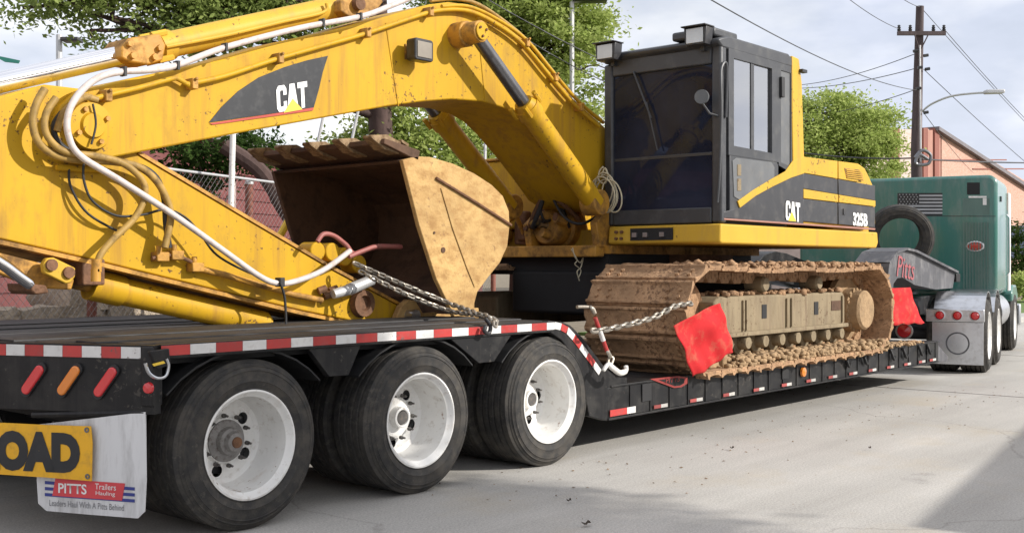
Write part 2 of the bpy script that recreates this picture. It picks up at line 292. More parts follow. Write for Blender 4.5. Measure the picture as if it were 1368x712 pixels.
# ------------------------------------------------------------------ ground
def groundmat():
    m = bpy.data.materials.new('worn_concrete_road'); m.use_nodes = True
    n, l = m.node_tree.nodes, m.node_tree.links; p = n['Principled BSDF']; p.inputs['Roughness'].default_value = 0.9; p.inputs['Specular IOR Level'].default_value = 0.25
    tc = n.new('ShaderNodeTexCoord')
    def noise(sc, det, ro=0.6, vec=None):
        a = n.new('ShaderNodeTexNoise'); a.inputs['Scale'].default_value = sc; a.inputs['Detail'].default_value = det; a.inputs['Roughness'].default_value = ro
        l.new(vec or tc.outputs['Object'], a.inputs['Vector']); return a.outputs['Fac']
    def ramp(f, a, b, ca, cb):
        r = n.new('ShaderNodeValToRGB'); r.color_ramp.elements[0].position = a; r.color_ramp.elements[1].position = b
        r.color_ramp.elements[0].color = (*ca, 1); r.color_ramp.elements[1].color = (*cb, 1); l.new(f, r.inputs[0]); return r.outputs[0]
    def mix(a, b, f, mode='MIX', k=1.0):
        x = n.new('ShaderNodeMix'); x.data_type = 'RGBA'; x.blend_type = mode
        if f is None: x.inputs[0].default_value = k
        else: l.new(f, x.inputs[0])
        l.new(a, x.inputs[6])
        if isinstance(b, tuple): x.inputs[7].default_value = (*b, 1)
        else: l.new(b, x.inputs[7])
        return x.outputs[2]
    c = ramp(noise(0.45, 5), 0.3, 0.7, (0.42, 0.412, 0.392), (0.52, 0.51, 0.488))
    mp = n.new('ShaderNodeMapping'); mp.inputs['Scale'].default_value = (0.12, 1.6, 1); l.new(tc.outputs['Object'], mp.inputs['Vector'])
    c = mix(c, ramp(noise(1.0, 6, 0.6, mp.outputs[0]), 0.35, 0.7, (0.80, 0.79, 0.77), (1.08, 1.07, 1.05)), None, 'MULTIPLY', 0.8)
    c = mix(c, ramp(noise(70, 3, 0.7), 0.35, 0.68, (0.72, 0.71, 0.70), (1.18, 1.17, 1.16)), None, 'MULTIPLY', 0.8)
    c = mix(c, (0.10, 0.085, 0.07), ramp(noise(2.1, 9, 0.75), 0.66, 0.74, (0, 0, 0), (0.55, 0.55, 0.55)))
    c = mix(c, (0.42, 0.35, 0.24), ramp(noise(0.7, 7, 0.7), 0.54, 0.70, (0, 0, 0), (0.38, 0.38, 0.38)))
    vo = n.new('ShaderNodeTexVoronoi'); vo.feature = 'DISTANCE_TO_EDGE'; vo.inputs['Scale'].default_value = 0.22; l.new(tc.outputs['Object'], vo.inputs['Vector'])
    nzv = n.new('ShaderNodeTexNoise'); nzv.inputs['Scale'].default_value = 1.3; nzv.inputs['Detail'].default_value = 6; l.new(tc.outputs['Object'], nzv.inputs['Vector'])
    va = n.new('ShaderNodeVectorMath'); va.operation = 'MULTIPLY_ADD'; va.inputs[1].default_value = (0.9, 0.9, 0); l.new(nzv.outputs['Color'], va.inputs[0]); l.new(tc.outputs['Object'], va.inputs[2]); l.new(va.outputs[0], vo.inputs['Vector'])
    c = mix(c, (0.16, 0.15, 0.135), ramp(vo.outputs['Distance'], 0.0, 0.004, (0.35, 0.35, 0.35), (0, 0, 0)))
    c = mix(c, ramp(noise(210, 2, 0.6), 0.36, 0.64, (0.78, 0.77, 0.76), (1.16, 1.15, 1.14)), None, 'MULTIPLY', 0.9)
    c = mix(c, (0.11, 0.10, 0.095), ramp(noise(1.1, 5, 0.6), 0.68, 0.78, (0, 0, 0), (0.5, 0.5, 0.5)))
    l.new(c, p.inputs['Base Color'])
    bp = n.new('ShaderNodeBump'); bp.inputs['Strength'].default_value = 0.5; bp.inputs['Distance'].default_value = 0.006
    l.new(noise(55, 6, 0.7), bp.inputs['Height']); l.new(bp.outputs[0], p.inputs['Normal'])
    return m
ROADM = groundmat()
EARTH = mat('bare_earth', (0.20, 0.16, 0.11), 0.95, dirt=(0.09, 0.10, 0.04), amt=0.8, scale=0.8, var=0.2, bump=0.6, bscale=10)
MB().box(-900, 900, -900, 900, -0.5, -0.012).build('ground', EARTH, smooth=0, kind='structure')
MB().box(-60, 160, -4.6, 9.0, -0.4, 0.0).build('road', ROADM, smooth=0, kind='structure')
kb = MB().box(-60, 160, 9.002, 9.16, -0.3, 0.13); kb.build('kerb', CONC, smooth=0, bevel=0.015, kind='structure')
MB().box(-60, 160, -4.76, -4.602, -0.3, 0.13).build('kerb', CONC, smooth=0, bevel=0.015, kind='structure')
MB().box(-60, 160, -6.4, -4.762, -0.3, 0.12).build('pavement', CONC, smooth=0, kind='structure')
for xx in (13.08, 19.1): MB().box(xx, xx+.012, -4.59, 8.99, .001, .0035).build('road_joint', mat('joint_tar', (.17, .16, .15), .8), smooth=0, kind='structure')
# loose leaves and crumbs of soil on the road
dm = MB()
for i in range(190):
    X = random.uniform(5.0, 14); Y = random.gauss(4.5, 0.55) if i < 330 else random.uniform(1.5, 5.0)
    s = random.uniform(0.003, 0.011); a = random.uniform(0, pi)
    dm.add([(X+s*1.6*cos(a+k*pi/2+random.uniform(-.3, .3))*(1 if k % 2 else .55), Y+s*1.6*sin(a+k*pi/2)*(1 if k % 2 else .55), 0.003+random.uniform(0, .006)) for k in range(4)]+[(X, Y, 0.006+s*0.5)], [(0, 1, 4), (1, 2, 4), (2, 3, 4), (3, 0, 4)])
dm.build('soil_crumbs', mat('soil_crumb', (0.17, 0.11, 0.06), 0.95, island=0.5), smooth=0, kind='stuff', label='brown soil crumbs and dead leaves scattered on the road beside the trailer', cat='debris')
for px, py, sc in ((783, 702, .032), (760, 671, .018), (978, 600, .022), (1162, 600, .015)):
    g = W(px, py, 1.0); t = -H/(g.z-H); c = Vector((g.x*t, g.y*t, 0.004))
    lf = MB(); lf.add([c+Vector((sc*1.3*cos(.4+k*pi/4)*(1 if k % 2 else .7), sc*.55*sin(.4+k*pi/4), .012 if k % 3 else .03)) for k in range(8)]+[c+Vector((0, 0, .015))], [(k, (k+1) % 8, 8) for k in range(8)])
    lf.build('dead_leaf', mat('dead_leaf_brown', (0.05, 0.035, 0.025), 0.8), None, smooth=0, label={783: 'largest curled dark leaf on the road near the bottom of the picture', 760: 'small dark leaf on the road just above the largest curled leaf', 978: 'dark scrap lying alone on the sunlit road in front of the red cloth', 1162: 'tiny dark scrap on the pale road at the right'}[px], cat='leaf')

# ------------------------------------------------------------------ lowboy trailer
YN, YF, YC = 5.10, 8.34, 6.72
TR = thing('lowboy_trailer', (8, YC, 0), 'black lowboy trailer with three axles carrying the yellow excavator', 'trailer')
def mk(name, mb, m, parent=TR, **k): return mb.build(name, m, parent, **k)
ZD = 1.045
# rear deck
rail = MB().box(3.20, 6.42, YN, YN+0.09, 0.955, 1.042).box(3.20, 6.42, YF-0.09, YF, 0.955, 1.042)
mk('side_rail', MB().box(3.20, 6.42, YN, YN+0.09, 0.965, 1.042), TRBLK, bevel=0.008)
mk('side_rail', MB().box(3.20, 6.42, YF-0.09, YF, 0.965, 1.042), TRBLK, bevel=0.008)
x = 3.19; i = 0
while x < 6.36:
    L = 0.170 if i % 2 == 0 else 0.158
    link('reflector_tape', MB().box(x, min(x+L-0.002, 6.40), YN-0.004, YN-0.001, 0.984, 1.036).mesh('tape', REDT if i % 2 == 0 else WHT, 0), TR); x += L; i += 1
nb = 13; pw = (YF-YN-0.20)/nb
for k in range(nb):
    y0 = YN+0.10+k*pw
    mk('deck_plank', MB().box(max(2.76, 3.18-.456*(min(y0, 2*YC-y0-pw)-YN)), 6.44, y0+0.008, y0+pw-0.008, 0.985, ZD+random.uniform(-.006, .006)), PLANK, smooth=0, bevel=0.006)
mk('deck_underside', MB().box(3.3, 6.5, YN+0.12, YF-0.12, 0.93, 0.972), DARK, smooth=0)
for y0 in (5.98, 7.30):
    mk('frame_beam', MB().prism([(3.2, y0, .92), (3.2, y0, .66), (6.6, y0, .62), (7.3, y0, .28), (14.0, y0, .28), (14.0, y0, .47), (7.5, y0, .47), (6.7, y0, .92)], (0, .14, 0)), DARK, smooth=0)
AXX = (3.747, 5.056, 6.364)
for xa in AXX:
    mk('axle', MB().cyl((xa, 5.3, .466), (xa, 8.1, .466), .065).box(xa-.3, xa+.3, 5.9, 5.96, .46, .6).box(xa-.3, xa+.3, 7.48, 7.54, .46, .6), DARK)
# gusset plates that hang from the side rail between the wheels
for (pts) in (((400, 448), (489, 443), (466, 500), (440, 502)), ((588, 440), (692, 433), (660, 482), (640, 484)), ((212, 466), (262, 462), (225, 482), (208, 486))):
    mk('gusset_plate', MB().prism(poly(pts, YN+0.012), (0, .05, 0)), TRBLK, smooth=0, bevel=0.004)
# curved arch lips above the wheels
for xa in AXX:
    a = [Vector((xa+.66*cos(t), YN+.03, .40+.58*sin(t))) for t in [R(40+d*10) for d in range(11)]]
    b = MB()
    for p, q in zip(a, a[1:]): b.prism([p, q, q+Vector((0, 0, .012)), p+Vector((0, 0, .012))], (0, .75, 0))
    mk('wheel_arch', b, DARK, smooth=0)
for xa, dd in ((4.40, 1), (5.71, 1)):     # spring hangers and brake chambers seen in the gaps
    mk('spring_hanger', MB().prism([(xa-.14, 5.83, .93), (xa+.16, 5.83, .93), (xa+.05, 5.83, .52), (xa-.08, 5.83, .52)], (0, .08, 0)), TRBLK, bevel=.006)
    mk('brake_chamber', MB().lathe([(0, 0), (.07, 0), (.085, .03), (.085, .09), (.07, .13), (0, .13)], (xa+.1, 5.75, .62), (1, 0, .3), 20), TRBLK)
# riser between rear deck and lower deck
rs = [(733, 427), (752, 430), (766, 437), (780, 452), (806, 487), (822, 503), (838, 503), (838, 556), (810, 561), (787, 555), (781, 520), (768, 478), (750, 453), (728, 438)]
mk('riser_side_plate', MB().prism(poly(rs, YN+.001), (0, .06, 0)), TRBLK, bevel=0.006)
sl = [W(748, 428, YN), W(762, 434, YN), W(778, 450, YN), W(804, 486, YN), W(822, 502, YN)]
b = MB()
for p, q in zip(sl, sl[1:]): b.prism([p, q, q+Vector((0, 0, -.03)), p+Vector((0, 0, -.03))], (0, YF-YN, 0))
b2 = MB()
mk('riser_slope_plate', b, TRBLK, smooth=0)
tp = [W(x_, y_, YN) for x_, y_ in ((741, 429), (750, 431), (759, 436), (768, 446), (777, 458), (786, 470), (795, 482), (803, 493))]
for k, (p, q) in enumerate(zip(tp, tp[1:])):
    d = (q-p).normalized(); nn = Vector((d.z, 0, -d.x)); nn = nn if nn.z < 0 else -nn
    mk('reflector_tape', MB().prism([p, p+d*((q-p).length-.002), q-d*.002+nn*.05, p+nn*.05], (0, -.004, 0)), WHT if k % 2 == 0 else REDT, smooth=0)
mk('riser_back_wall', MB().prism([(6.62, YN+.2, .95), (6.68, YN+.2, .95), (7.18, YN+.2, .3), (7.12, YN+.2, .3)], (0, 2.8, 0)), DARK, smooth=0)
# lower deck
mk('lower_side_beam', MB().box(7.06, 14.02, YN, YN+.03, .272, .505).box(7.06, 14.02, YN-.012, YN+.09, .256, .272).box(7.1, 14.02, YN-.008, YN+.2, .505, .522), TRBLK, bevel=.003)
mk('lower_side_beam', MB().box(7.06, 14.02, YF-.03, YF, .272, .505).box(7.06, 14.02, YF-.09, YF, .256, .272), TRBLK)
for k in range(12):
    y0 = YN+.22+k*(YF-YN-.44)/12
    mk('deck_plank', MB().box(7.15, 13.95, y0+.006, y0+(YF-YN-.44)/12-.006, .47, .515), PLANK, smooth=0, bevel=.005)
for k in range(24):
    xx = 7.35+k*.285
    mk('beam_stiffener', MB().box(xx, xx+.012, YN-.009, YN-.0005, .275, .503), TRBLK, smooth=0)
mk('reflector_tape', MB().box(7.075, 7.30, YN-.014, YN-.010, .285, .335), REDT, smooth=0); mk('reflector_tape', MB().box(7.302, 7.42, YN-.014, YN-.010, .285, .335), WHT, smooth=0)
FRD = mat('faded_reflector_red', (.30, .05, .045), .5, dirt=(.12, .08, .07), amt=.6, scale=9, rnd=.25); FWH = mat('faded_reflector_white', (.48, .46, .43), .5, dirt=(.22, .2, .18), amt=.6, scale=9, rnd=.25)
for k, xx in enumerate((7.78, 8.33, 8.88, 9.43, 9.98, 10.5, 11.0, 11.5, 12.0, 12.5, 13.0, 13.45, 13.8)):
    mk('reflector_tape', MB().box(xx-.1, xx, YN-.016, YN-.012, .288, .316), FRD, smooth=0)
    mk('reflector_tape', MB().box(xx+.002, xx+.10, YN-.016, YN-.012, .288, .316), FWH, smooth=0)
for xx in (7.52, 9.9): mk('pocket_opening', MB().box(xx, xx+.13, YN-.010, YN-.006, .36, .50), DARK, smooth=0)
mk('amber_marker_lamp', MB().lathe([(0, 0), (.05, 0), (.045, .02), (0, .03)], (10.32, YN-.012, .40), (0, -1, 0), 20), LENSA)
# red outlined logo on the side beam
lo = [(868, 505), (905, 501), (918, 503), (918, 511), (910, 516), (900, 517)]
q = poly(lo, YN-.010)
mk('logo_shield', MB().prism(q, (0, -.003, 0)), mat('dull_logo_red', (.26, .03, .025), .5), smooth=0)
cq = sum(q, Vector())/len(q)
mk('logo_shield_inner', MB().prism([cq+(p-cq)*.68+Vector((0, -.004, 0)) for p in q], (0, -.002, 0)), TRBLK, smooth=0)
text('logo_letters', 'PITTS', W(889, 511, YN-.017), AX, AZ, .22, .045, MATS['dull_logo_red'], TR, .01, .002, .2)
# front of the lower deck
mk('front_wedge', MB().prism([(14.0, YN+.02, .5), (14.0, YN+.02, .26), (14.36, YN+.02, .24), (14.42, YN+.02, .30)], (0, 3.1, 0)), GREYP, bevel=.006)
for k, xx in enumerate((11.3, 11.75, 12.5, 12.86, 13.35, 13.62)):
    hk = MB().tube(spline([(xx, YN-.01, .50), (xx+.01, YN-.03, .44), (xx+.03, YN-.035, .40), (xx+.07, YN-.03, .385), (xx+.09, YN-.03, .42)], 4), .017, 6)
    mk('tie_down_hook', hk, DARK)
# gooseneck
gp = [(1146, 372), (1150, 352), (1163, 338), (1184, 331), (1200, 332), (1276, 364), (1273, 383), (1247, 386), (1222, 379), (1204, 370), (1196, 372), (1190, 382), (1189, 396), (1184, 396), (1180, 380), (1170, 372)]
GY = 5.62
gs = poly([(1186, 398), (1182, 372), (1184, 352), (1194, 338), (1207, 333), (1220, 336), (1276, 364), (1273, 384), (1250, 386), (1222, 380), (1206, 370), (1199, 371), (1194, 378), (1192, 398)], GY)
GN = mk('gooseneck', MB().prism(gs, (0, .36, 0)), GREYP, bevel=.006)
GN2 = mk('gooseneck', MB().prism([p+Vector((0, 1.8, 0)) for p in gs], (0, .36, 0)), TRBLK, bevel=.006)
fl = [gs[i_] for i_ in (0, 1, 2, 3, 4, 5, 6)]
b = MB()
for p, q in zip(fl, fl[1:]):
    d = (q-p).normalized(); nn = Vector((-d.z, 0, d.x)); nn = nn if (nn.z > 0 or nn.x < 0) else -nn
    b.prism([p+Vector((0, -.05, 0)), q+Vector((0, -.05, 0)), q+nn*.03+Vector((0, -.05, 0)), p+nn*.03+Vector((0, -.05, 0))], (0, .46, 0))
mk('gooseneck_flange', b, GREYP, smooth=50)
text('script_lettering', 'Pitts', W(1197, 368, GY)+Vector((0, -.006, 0)), (W(1240, 381, GY)-W(1203, 372, GY)), AZ, .60, .27, mat('faded_red_script', (.34, .085, .095), .6), GN, .0, .004, .3)
mk('gooseneck_end_plate', MB().box(gs[6].x-.01, gs[6].x+.16, GY-.02, GY+1.95, 1.22, 1.34), TRBLK, bevel=.01)
mk('gooseneck_post', MB().box(13.62, 13.9, 5.75, 6.1, .52, 1.25).box(13.62, 13.9, 7.3, 7.6, .52, 1.25), TRBLK, bevel=.02)
mk('round_tail_lamp', MB().lathe([(0, 0), (.085, 0), (.08, .03), (0, .04)], W(1208, 441, 5.5), (-1, -.25, 0), 24), LENSR)
mk('round_lamp_bezel', MB().lathe([(.08, -.01), (.105, -.01), (.105, .02), (.085, .02)], W(1208, 441, 5.5), (-1, -.25, 0), 24, closed=True), POLISH)
mk('lamp_mount', MB().box(13.05, 13.25, 5.45, 5.75, .52, .74), DARK, bevel=.01)

# rear bumper: chamfered corner, straight middle
RC = Vector((3.15, YN, 0)); RD = Vector((-.4146, .9096, 0)).normalized(); RN = Vector((-RD.y, RD.x, 0)) ; RN = RN if RN.x < 0 else -RN
def rear(px, py, out=0.0): return PV(px, py, RC+RN*out, RD)
Lc = 1.0
e1 = RC+RD*Lc; e2 = Vector((e1.x, 2*YC-e1.y, 0)); e3 = Vector((RC.x, 2*YC-RC.y, 0))
def bumper(z0, z1, d0, d1):
    b = MB()
    for p, q, n_ in ((RC, e1, RN), (e1, e2, Vector((-1, 0, 0))), (e2, e3, Vector((RN.x, -RN.y, 0)))):
        b.prism([Vector((p.x, p.y, z0))+n_*d0, Vector((q.x, q.y, z0))+n_*d0, Vector((q.x, q.y, z0))+n_*d1, Vector((p.x, p.y, z0))+n_*d1], (0, 0, z1-z0))
    return b
BU = mk('rear_bumper', bumper(.690, 1.040, -.06, 0), TRBLK, smooth=0)
for k in range(9):
    a = RC+RD*(.075+k*.117); z0 = .972
    if k > 7: break
    mk('reflector_tape', MB().prism([a+AZ*z0+RN*.002, a+RD*.115+AZ*z0+RN*.002, a+RD*.115+AZ*(z0+.058)+RN*.002, a+AZ*(z0+.058)+RN*.002], RN*.003), WHT if k % 2 == 0 else REDT, smooth=0, )
for px, py, m_ in ((45, 506, LENSR), (93, 507, LENSA), (142, 509, LENSR)):
    c = rear(px, py, .008); u = (-RD*.62+AZ*.78).normalized(); w = RN.cross(u)
    lo = [c+u*(.065*sgn)*1+u*(.026*cos(t)*sgn)+w*(.026*sin(t)*sgn) for sgn in (1, -1) for t in [R(-90+20*k) for k in range(10)]]
    lp = mk('tail_lamp', MB().prism(lo, RN*.018), m_, bevel=.006, smooth=50)
    lo2 = [c+(p-c)*1.18-RN*.006 for p in lo]
    mk('lamp_grommet', MB().prism(lo2, RN*.012), RUBBER, parent=lp, smooth=50)
# corner box with D ring and little red lamp
cb = RC+RD*.0
mk('corner_box', MB().prism([RC+AZ*.73+RN*.012, RC+RD*.068+AZ*.73+RN*.012, RC+RD*.068+AZ*1.035+RN*.012, RC+AZ*1.035+RN*.012], -RN*.09), TRBLK, bevel=.008)
mk('corner_lug', MB().prism(poly([(196, 468), (222, 464), (224, 486), (206, 492)], YN-.004), (0, -.03, 0)), TRBLK, bevel=.005)
mk('d_ring', MB().tube(spline([W(x_, y_, YN-.03) for x_, y_ in ((194, 484), (199, 497), (210, 504), (221, 501), (225, 488), (222, 478))], 5), .009, 8), POLISH)
mk('yellow_strap_end', MB().prism(poly([(203, 485), (218, 481), (220, 484), (205, 488)], YN-.045), (0, -.006, 0)), YTRI, smooth=0)
mk('corner_marker_lamp', MB().lathe([(0, 0), (.03, 0), (.026, .014), (0, .018)], rear(199, 517, .014), RN, 16), LENSR)
# mud flap
fp = [rear(x_, y_, .005) for x_, y_ in ((128, 557), (194, 549), (195, 640), (193, 682), (184, 691), (120, 686), (62, 681), (51, 671), (49, 640), (49, 566))]
MF = mk('mud_flap', MB().prism(fp, -RN*.008), FLAP, smooth=0)
mk('mud_flap_bar', MB().tube([rear(44, 553, -.01), rear(194, 550, -.01)], .016, 8), TRBLK)
fq = [Vector((p.x, 2*YC-p.y, p.z)) for p in fp]
mk('mud_flap', MB().prism(fq, Vector((-RN.x, RN.y, 0))*.008), FLAP, smooth=0)
mk('occluder_crossmember', MB().box(3.25, 3.33, 5.8, 7.64, .55, .93), DARK, smooth=0)  # crossmember added to block light and darken the ground under the rear deck
for xx in (4.4, 5.7): mk('air_tank', MB().cyl((xx, 6.3, .62), (xx, 7.1, .62), .13, seg=20), DARK)
def fl_rect(x0, y0, x1, y1, m_, sk=0, name='printed_stripe', out=.0065, sl=(10/140)):
    pts = [rear(x0+sk, y0+(x0-60)*sl, out), rear(x1+sk, y0+(x1-60)*sl, out), rear(x1, y1+(x1-60)*sl, out), rear(x0, y1+(x0-60)*sl, out)]
    return mk(name, MB().prism(pts, RN*.0008), m_, parent=MF, smooth=0)
for yy in (641, 649, 657): fl_rect(60, yy, 180, yy+4.2, BLUE)
fl_rect(70, 637, 163, 660, PRED, 4, 'printed_panel', .0082)
up = AZ; rt = -RD
text('printed_word', 'PITTS', rear(78, 657, .0095), (rear(122, 659, .0095)-rear(78, 656.5, .0095)), up, .172, .052, WHITE, MF, .02, .001)
text('printed_small_words', 'Trailers', rear(127, 652, .0095), rt, up, .125, .030, WHITE, MF, .0, .001)
text('printed_small_words', 'Hauling', rear(128, 661, .0095), rt, up, .115, .026, WHITE, MF, .0, .001)
text('printed_slogan', 'Leaders Haul With A Pitts Behind', rear(66, 674, .0065), (rear(180, 682, .0065)-rear(66, 674, .0065)), up, .45, .032, mat('print_grey', (.2, .2, .21), .6), MF, .0, .001)

# wheels
def tyre_mesh():
    # r, offset from the outer face (negative = inwards); width 0.34
    w = .33; pr = [(.292, -.012), (.300, -.002), (.306, .004), (.312, .001), (.325, .006), (.345, .011), (.349, .015), (.353, .012), (.38, .013), (.403, .010), (.407, .014), (.411, .008), (.425, .002), (.430, .004), (.434, -.006), (.444, -.012), (.446, -.018), (.452, -.022)]
    ribs = [(-.028, -.075), (-.090, -.130), (-.145, -.185), (-.200, -.240), (-.255, -.302)]
    t = []
    for a, b_ in ribs: t += [(.463, a), (.466, a-.003), (.467, b_+.003), (.463, b_), (.444, b_-.003), (.444, b_-.012)]
    t = t[:-2]
    bk = [(.452, -w+.022), (.440, -w+.010), (.40, -w-.008), (.34, -w-.004), (.300, -w+.004), (.292, -w+.012)]
    m_ = MB().lathe(pr+t+bk, (0, 0, 0), (0, -1, 0), 72, closed=True)
    return m_.mesh('tyre', TYRE, 40)
def rim_mesh():
    pr = [(.300, -.004), (.302, .004), (.292, .006), (.283, -.004), (.276, -.018), (.262, -.03), (.258, -.10), (.254, -.210), (.240, -.246), (.215, -.258)]
    mb_ = MB().lathe(pr, (0, 0, 0), (0, -1, 0), 72)
    mb_.lathe([(.276, -.33), (.283, -.318), (.262, -.30), (.256, -.25), (.244, -.25)], (0, 0, 0), (0, -1, 0), 72)
    # disc with five hand holes
    seg = 90; rr = [.215, .205, .195, .185, .175, .165, .155, .145, .135, .125, .115]
    def hh(r): return -.258+(.022 if r < .13 else .0)+.05*max(0, (.215-r))
    holes = [(.172*cos(2*pi*k/5+.9), .172*sin(2*pi*k/5+.9)) for k in range(5)]; hr = .034
    P = {}; 
    for i_, r in enumerate(rr):
        for k in range(seg): a = 2*pi*k/seg; P[i_, k] = [r*cos(a), r*sin(a), hh(r)]
    kill = set()
    for i_ in range(len(rr)-1):
        for k in range(seg):
            a = 2*pi*(k+.5)/seg; r = (rr[i_]+rr[i_+1])/2; x_, z_ = r*cos(a), r*sin(a)
            if any((x_-h[0])**2+(z_-h[1])**2 < hr*hr for h in holes): kill.add((i_, k))
    for (i_, k), p in P.items():
        cells = [(a_, b_ % seg) for a_ in (i_-1, i_) for b_ in (k-1, k) if 0 <= a_ < len(rr)-1]
        nk = sum(c_ in kill for c_ in cells)
        if 0 < nk < 4:
            h = min(holes, key=lambda h: (p[0]-h[0])**2+(p[1]-h[1])**2); d = math.hypot(p[0]-h[0], p[1]-h[1]); p[0] = h[0]+(p[0]-h[0])*hr/d; p[1] = h[1]+(p[1]-h[1])*hr/d
    idx = {}; vs_ = []
    for key, p in P.items(): idx[key] = len(vs_); vs_.append((p[0], -p[2], p[1]))
    fs_ = [(idx[i_, k], idx[i_, (k+1) % seg], idx[i_+1, (k+1) % seg], idx[i_+1, k]) for i_ in range(len(rr)-1) for k in range(seg) if (i_, k) not in kill]
    mb_.add(vs_, fs_)
    return mb_.mesh('rim', RIM, 40)
def hub_mesh(m_): return MB().lathe([(.120, -.240), (.118, -.222), (.080, -.21), (.074, -.175), (.058, -.165), (.050, -.135), (.030, -.128), (0, -.128)], (0, 0, 0), (0, -1, 0), 32).mesh('hub', m_, 40)
def hub_open(): return MB().lathe([(.120, -.240), (.115, -.228), (.07, -.225), (.066, -.17), (.056, -.165), (.050, -.17), (.046, -.21), (0, -.21)], (0, 0, 0), (0, -1, 0), 32).mesh('hub', RIM, 40)
TYM, RIMM = tyre_mesh(), rim_mesh(); HUB1, HUB2 = hub_mesh(mat('hub_dusty_grey', (.22, .21, .20), .6, dirt=(.08, .06, .045), amt=.8, scale=14)), hub_open()
NUT = MB().lathe([(.013, 0), (.013, .02), (.007, .024), (.007, .045), (0, .045)], (0, 0, 0), (0, -1, 0), 6).mesh('lug_nut', HUBB, 30)
DRUM = MB().lathe([(0, -.285), (.19, -.285), (.19, -.36), (0, -.36)], (0, 0, 0), (0, -1, 0), 32).mesh('drum', DARK, 30)
CAPM = MB().lathe([(0, -.118), (.03, -.118), (.032, -.135), (0, -.135)], (0, 0, 0), (0, -1, 0), 20).mesh('hub_plug', RUSTY, 30)
DKC = MB().lathe([(0, -.172), (.043, -.172), (.047, -.20), (0, -.20)], (0, 0, 0), (0, -1, 0), 20).mesh('hub_bore', HUBB, 30)
def wheel(root, loc, rz, kind, ang, nuts=True, scale=1.0):
    M = Matrix.Translation(loc) @ Matrix.Rotation(rz, 4, 'Z') @ Matrix.Rotation(ang, 4, 'Y') @ Matrix.Scale(scale, 4)
    w_ = link('wheel', None, root, mw=M)
    link('tyre', TYM, w_, mw=M); link('rim', RIMM, w_, mw=M); link('brake_drum', DRUM, w_, mw=M)
    if kind is not None:
        link('hub', HUB1 if kind == 0 else HUB2, w_, mw=M)
        link('hub_plug' if kind == 0 else 'hub_bore', CAPM if kind == 0 else DKC, w_, mw=M)
        for k in range(10 if nuts else 0):
            a = 2*pi*k/10; link('lug_nut', NUT, w_, mw=M @ Matrix.Translation((.142*cos(a), .234, .142*sin(a))))
    return w_
for i, xa in enumerate(AXX):
    wheel(TR, (xa, YN+.006, .466), 0, 0 if i == 0 else 1, (.2, 1.3, 2.1)[i])
    wheel(TR, (xa, YN+.006+.37, .466), 0, None, .5)
    wheel(TR, (xa, YF-.006, .466), pi, 1, .8)
    wheel(TR, (xa, YF-.376, .466), pi, None, .4)

# ------------------------------------------------------------------ yellow banner hung below the bumper
sp = [rear(x_, y_, .03) for x_, y_ in ((-150, 556), (60, 566), (122, 568), (124, 590), (123, 641), (60, 636), (-150, 622))]
BN = MB().prism(sp, RN*.006).build('load_banner', SIGNY, None, smooth=0, label='yellow vinyl banner with black capital letters hung below the trailer bumper', cat='banner')
o_ = rear(-330, 622, .0375); e_ = rear(108, 635, .0375)
q1 = rear(107, 632, .0375); q0 = rear(107, 577, .0375)
wd = .40*4*.62
ex = (rear(107, 632, .0375)-rear(5, 627, .0375)); exn = ex.normalized()
TXW = ex.length/3.06*4.02
text('banner_letters', 'LOAD', q1-exn*TXW, exn, (AZ*1.0), TXW, (q0-q1).length, DECAL, BN, .075, .001)
for px, py in ((116, 573), (117, 635)): MB().lathe([(.006, 0), (.014, 0), (.014, .003), (.006, .003)], rear(px, py, .037), RN, 14, closed=True).build('grommet', STEELD, BN)

# ------------------------------------------------------------------ excavator
EX = thing('excavator', (10.2, YC, .52), 'yellow crawler excavator with black cab, boom folded back over the trailer', 'excavator')
BY0, BY1 = 6.40, 7.04
def ek(name, mb, m, parent=EX, **k): return mb.build(name, m, parent, **k)
# boom
bp_ = [(72, 168), (82, 140), (105, 120), (130, 115), (175, 104), (300, 78), (400, 49), (468, 35), (530, 17), (575, 5), (600, 2), (622, 5), (645, 15), (672, 31), (698, 51), (732, 92), (766, 131), (805, 166), (850, 212), (862, 240), (852, 268), (830, 282), (800, 280), (776, 264), (757, 236), (733, 203), (706, 170), (690, 154), (672, 143), (645, 135), (604, 132), (565, 135), (520, 141), (430, 157), (330, 175), (215, 197), (150, 210), (100, 208), (78, 195)]
BOOM = ek('boom', MB().prism(poly(bp_, BY0), (0, BY1-BY0, 0)), YEL, bevel=.012)
# weld seams and stiffener plates on the boom side
for a, c in (((515, 30), (532, 141)), ((636, 13), (648, 134))):
    p, q = W(*a, BY0), W(*c, BY0); ek('weld_seam', MB().tube([p+Vector((0, -.001, 0)), q+Vector((0, -.001, 0))], .006, 6), YEL, BOOM)
# black swoosh decal with letters
dc = [(279, 163), (296, 142), (318, 121), (345, 103), (380, 89), (410, 80), (438, 74), (431, 96), (426, 118), (419, 143)]
DY = BY0-.004
ek('decal_panel', MB().prism(poly(dc, DY), (0, -.002, 0)), DECAL, BOOM, smooth=0)
ek('decal_red_line', MB().prism(poly([(280, 164), (419, 143), (418, 147), (284, 166)], DY-.0025), (0, -.001, 0)), DECR, BOOM, smooth=0)
cx = (W(412, 143, DY)-W(370, 151, DY))
blockword('decal_letter', 'CAT', W(369.5, 150, DY)+Vector((0, -.003, 0)), cx, Vector((-.06, 0, 1)), cx.length, (W(369, 114, DY)-W(369, 149, DY)).length, WHITE, BOOM)
ek('decal_triangle', MB().prism(poly([(379, 150), (391, 131), (404, 145.5)], DY-.0075), (0, -.001, 0)), YTRI, BOOM, smooth=0)
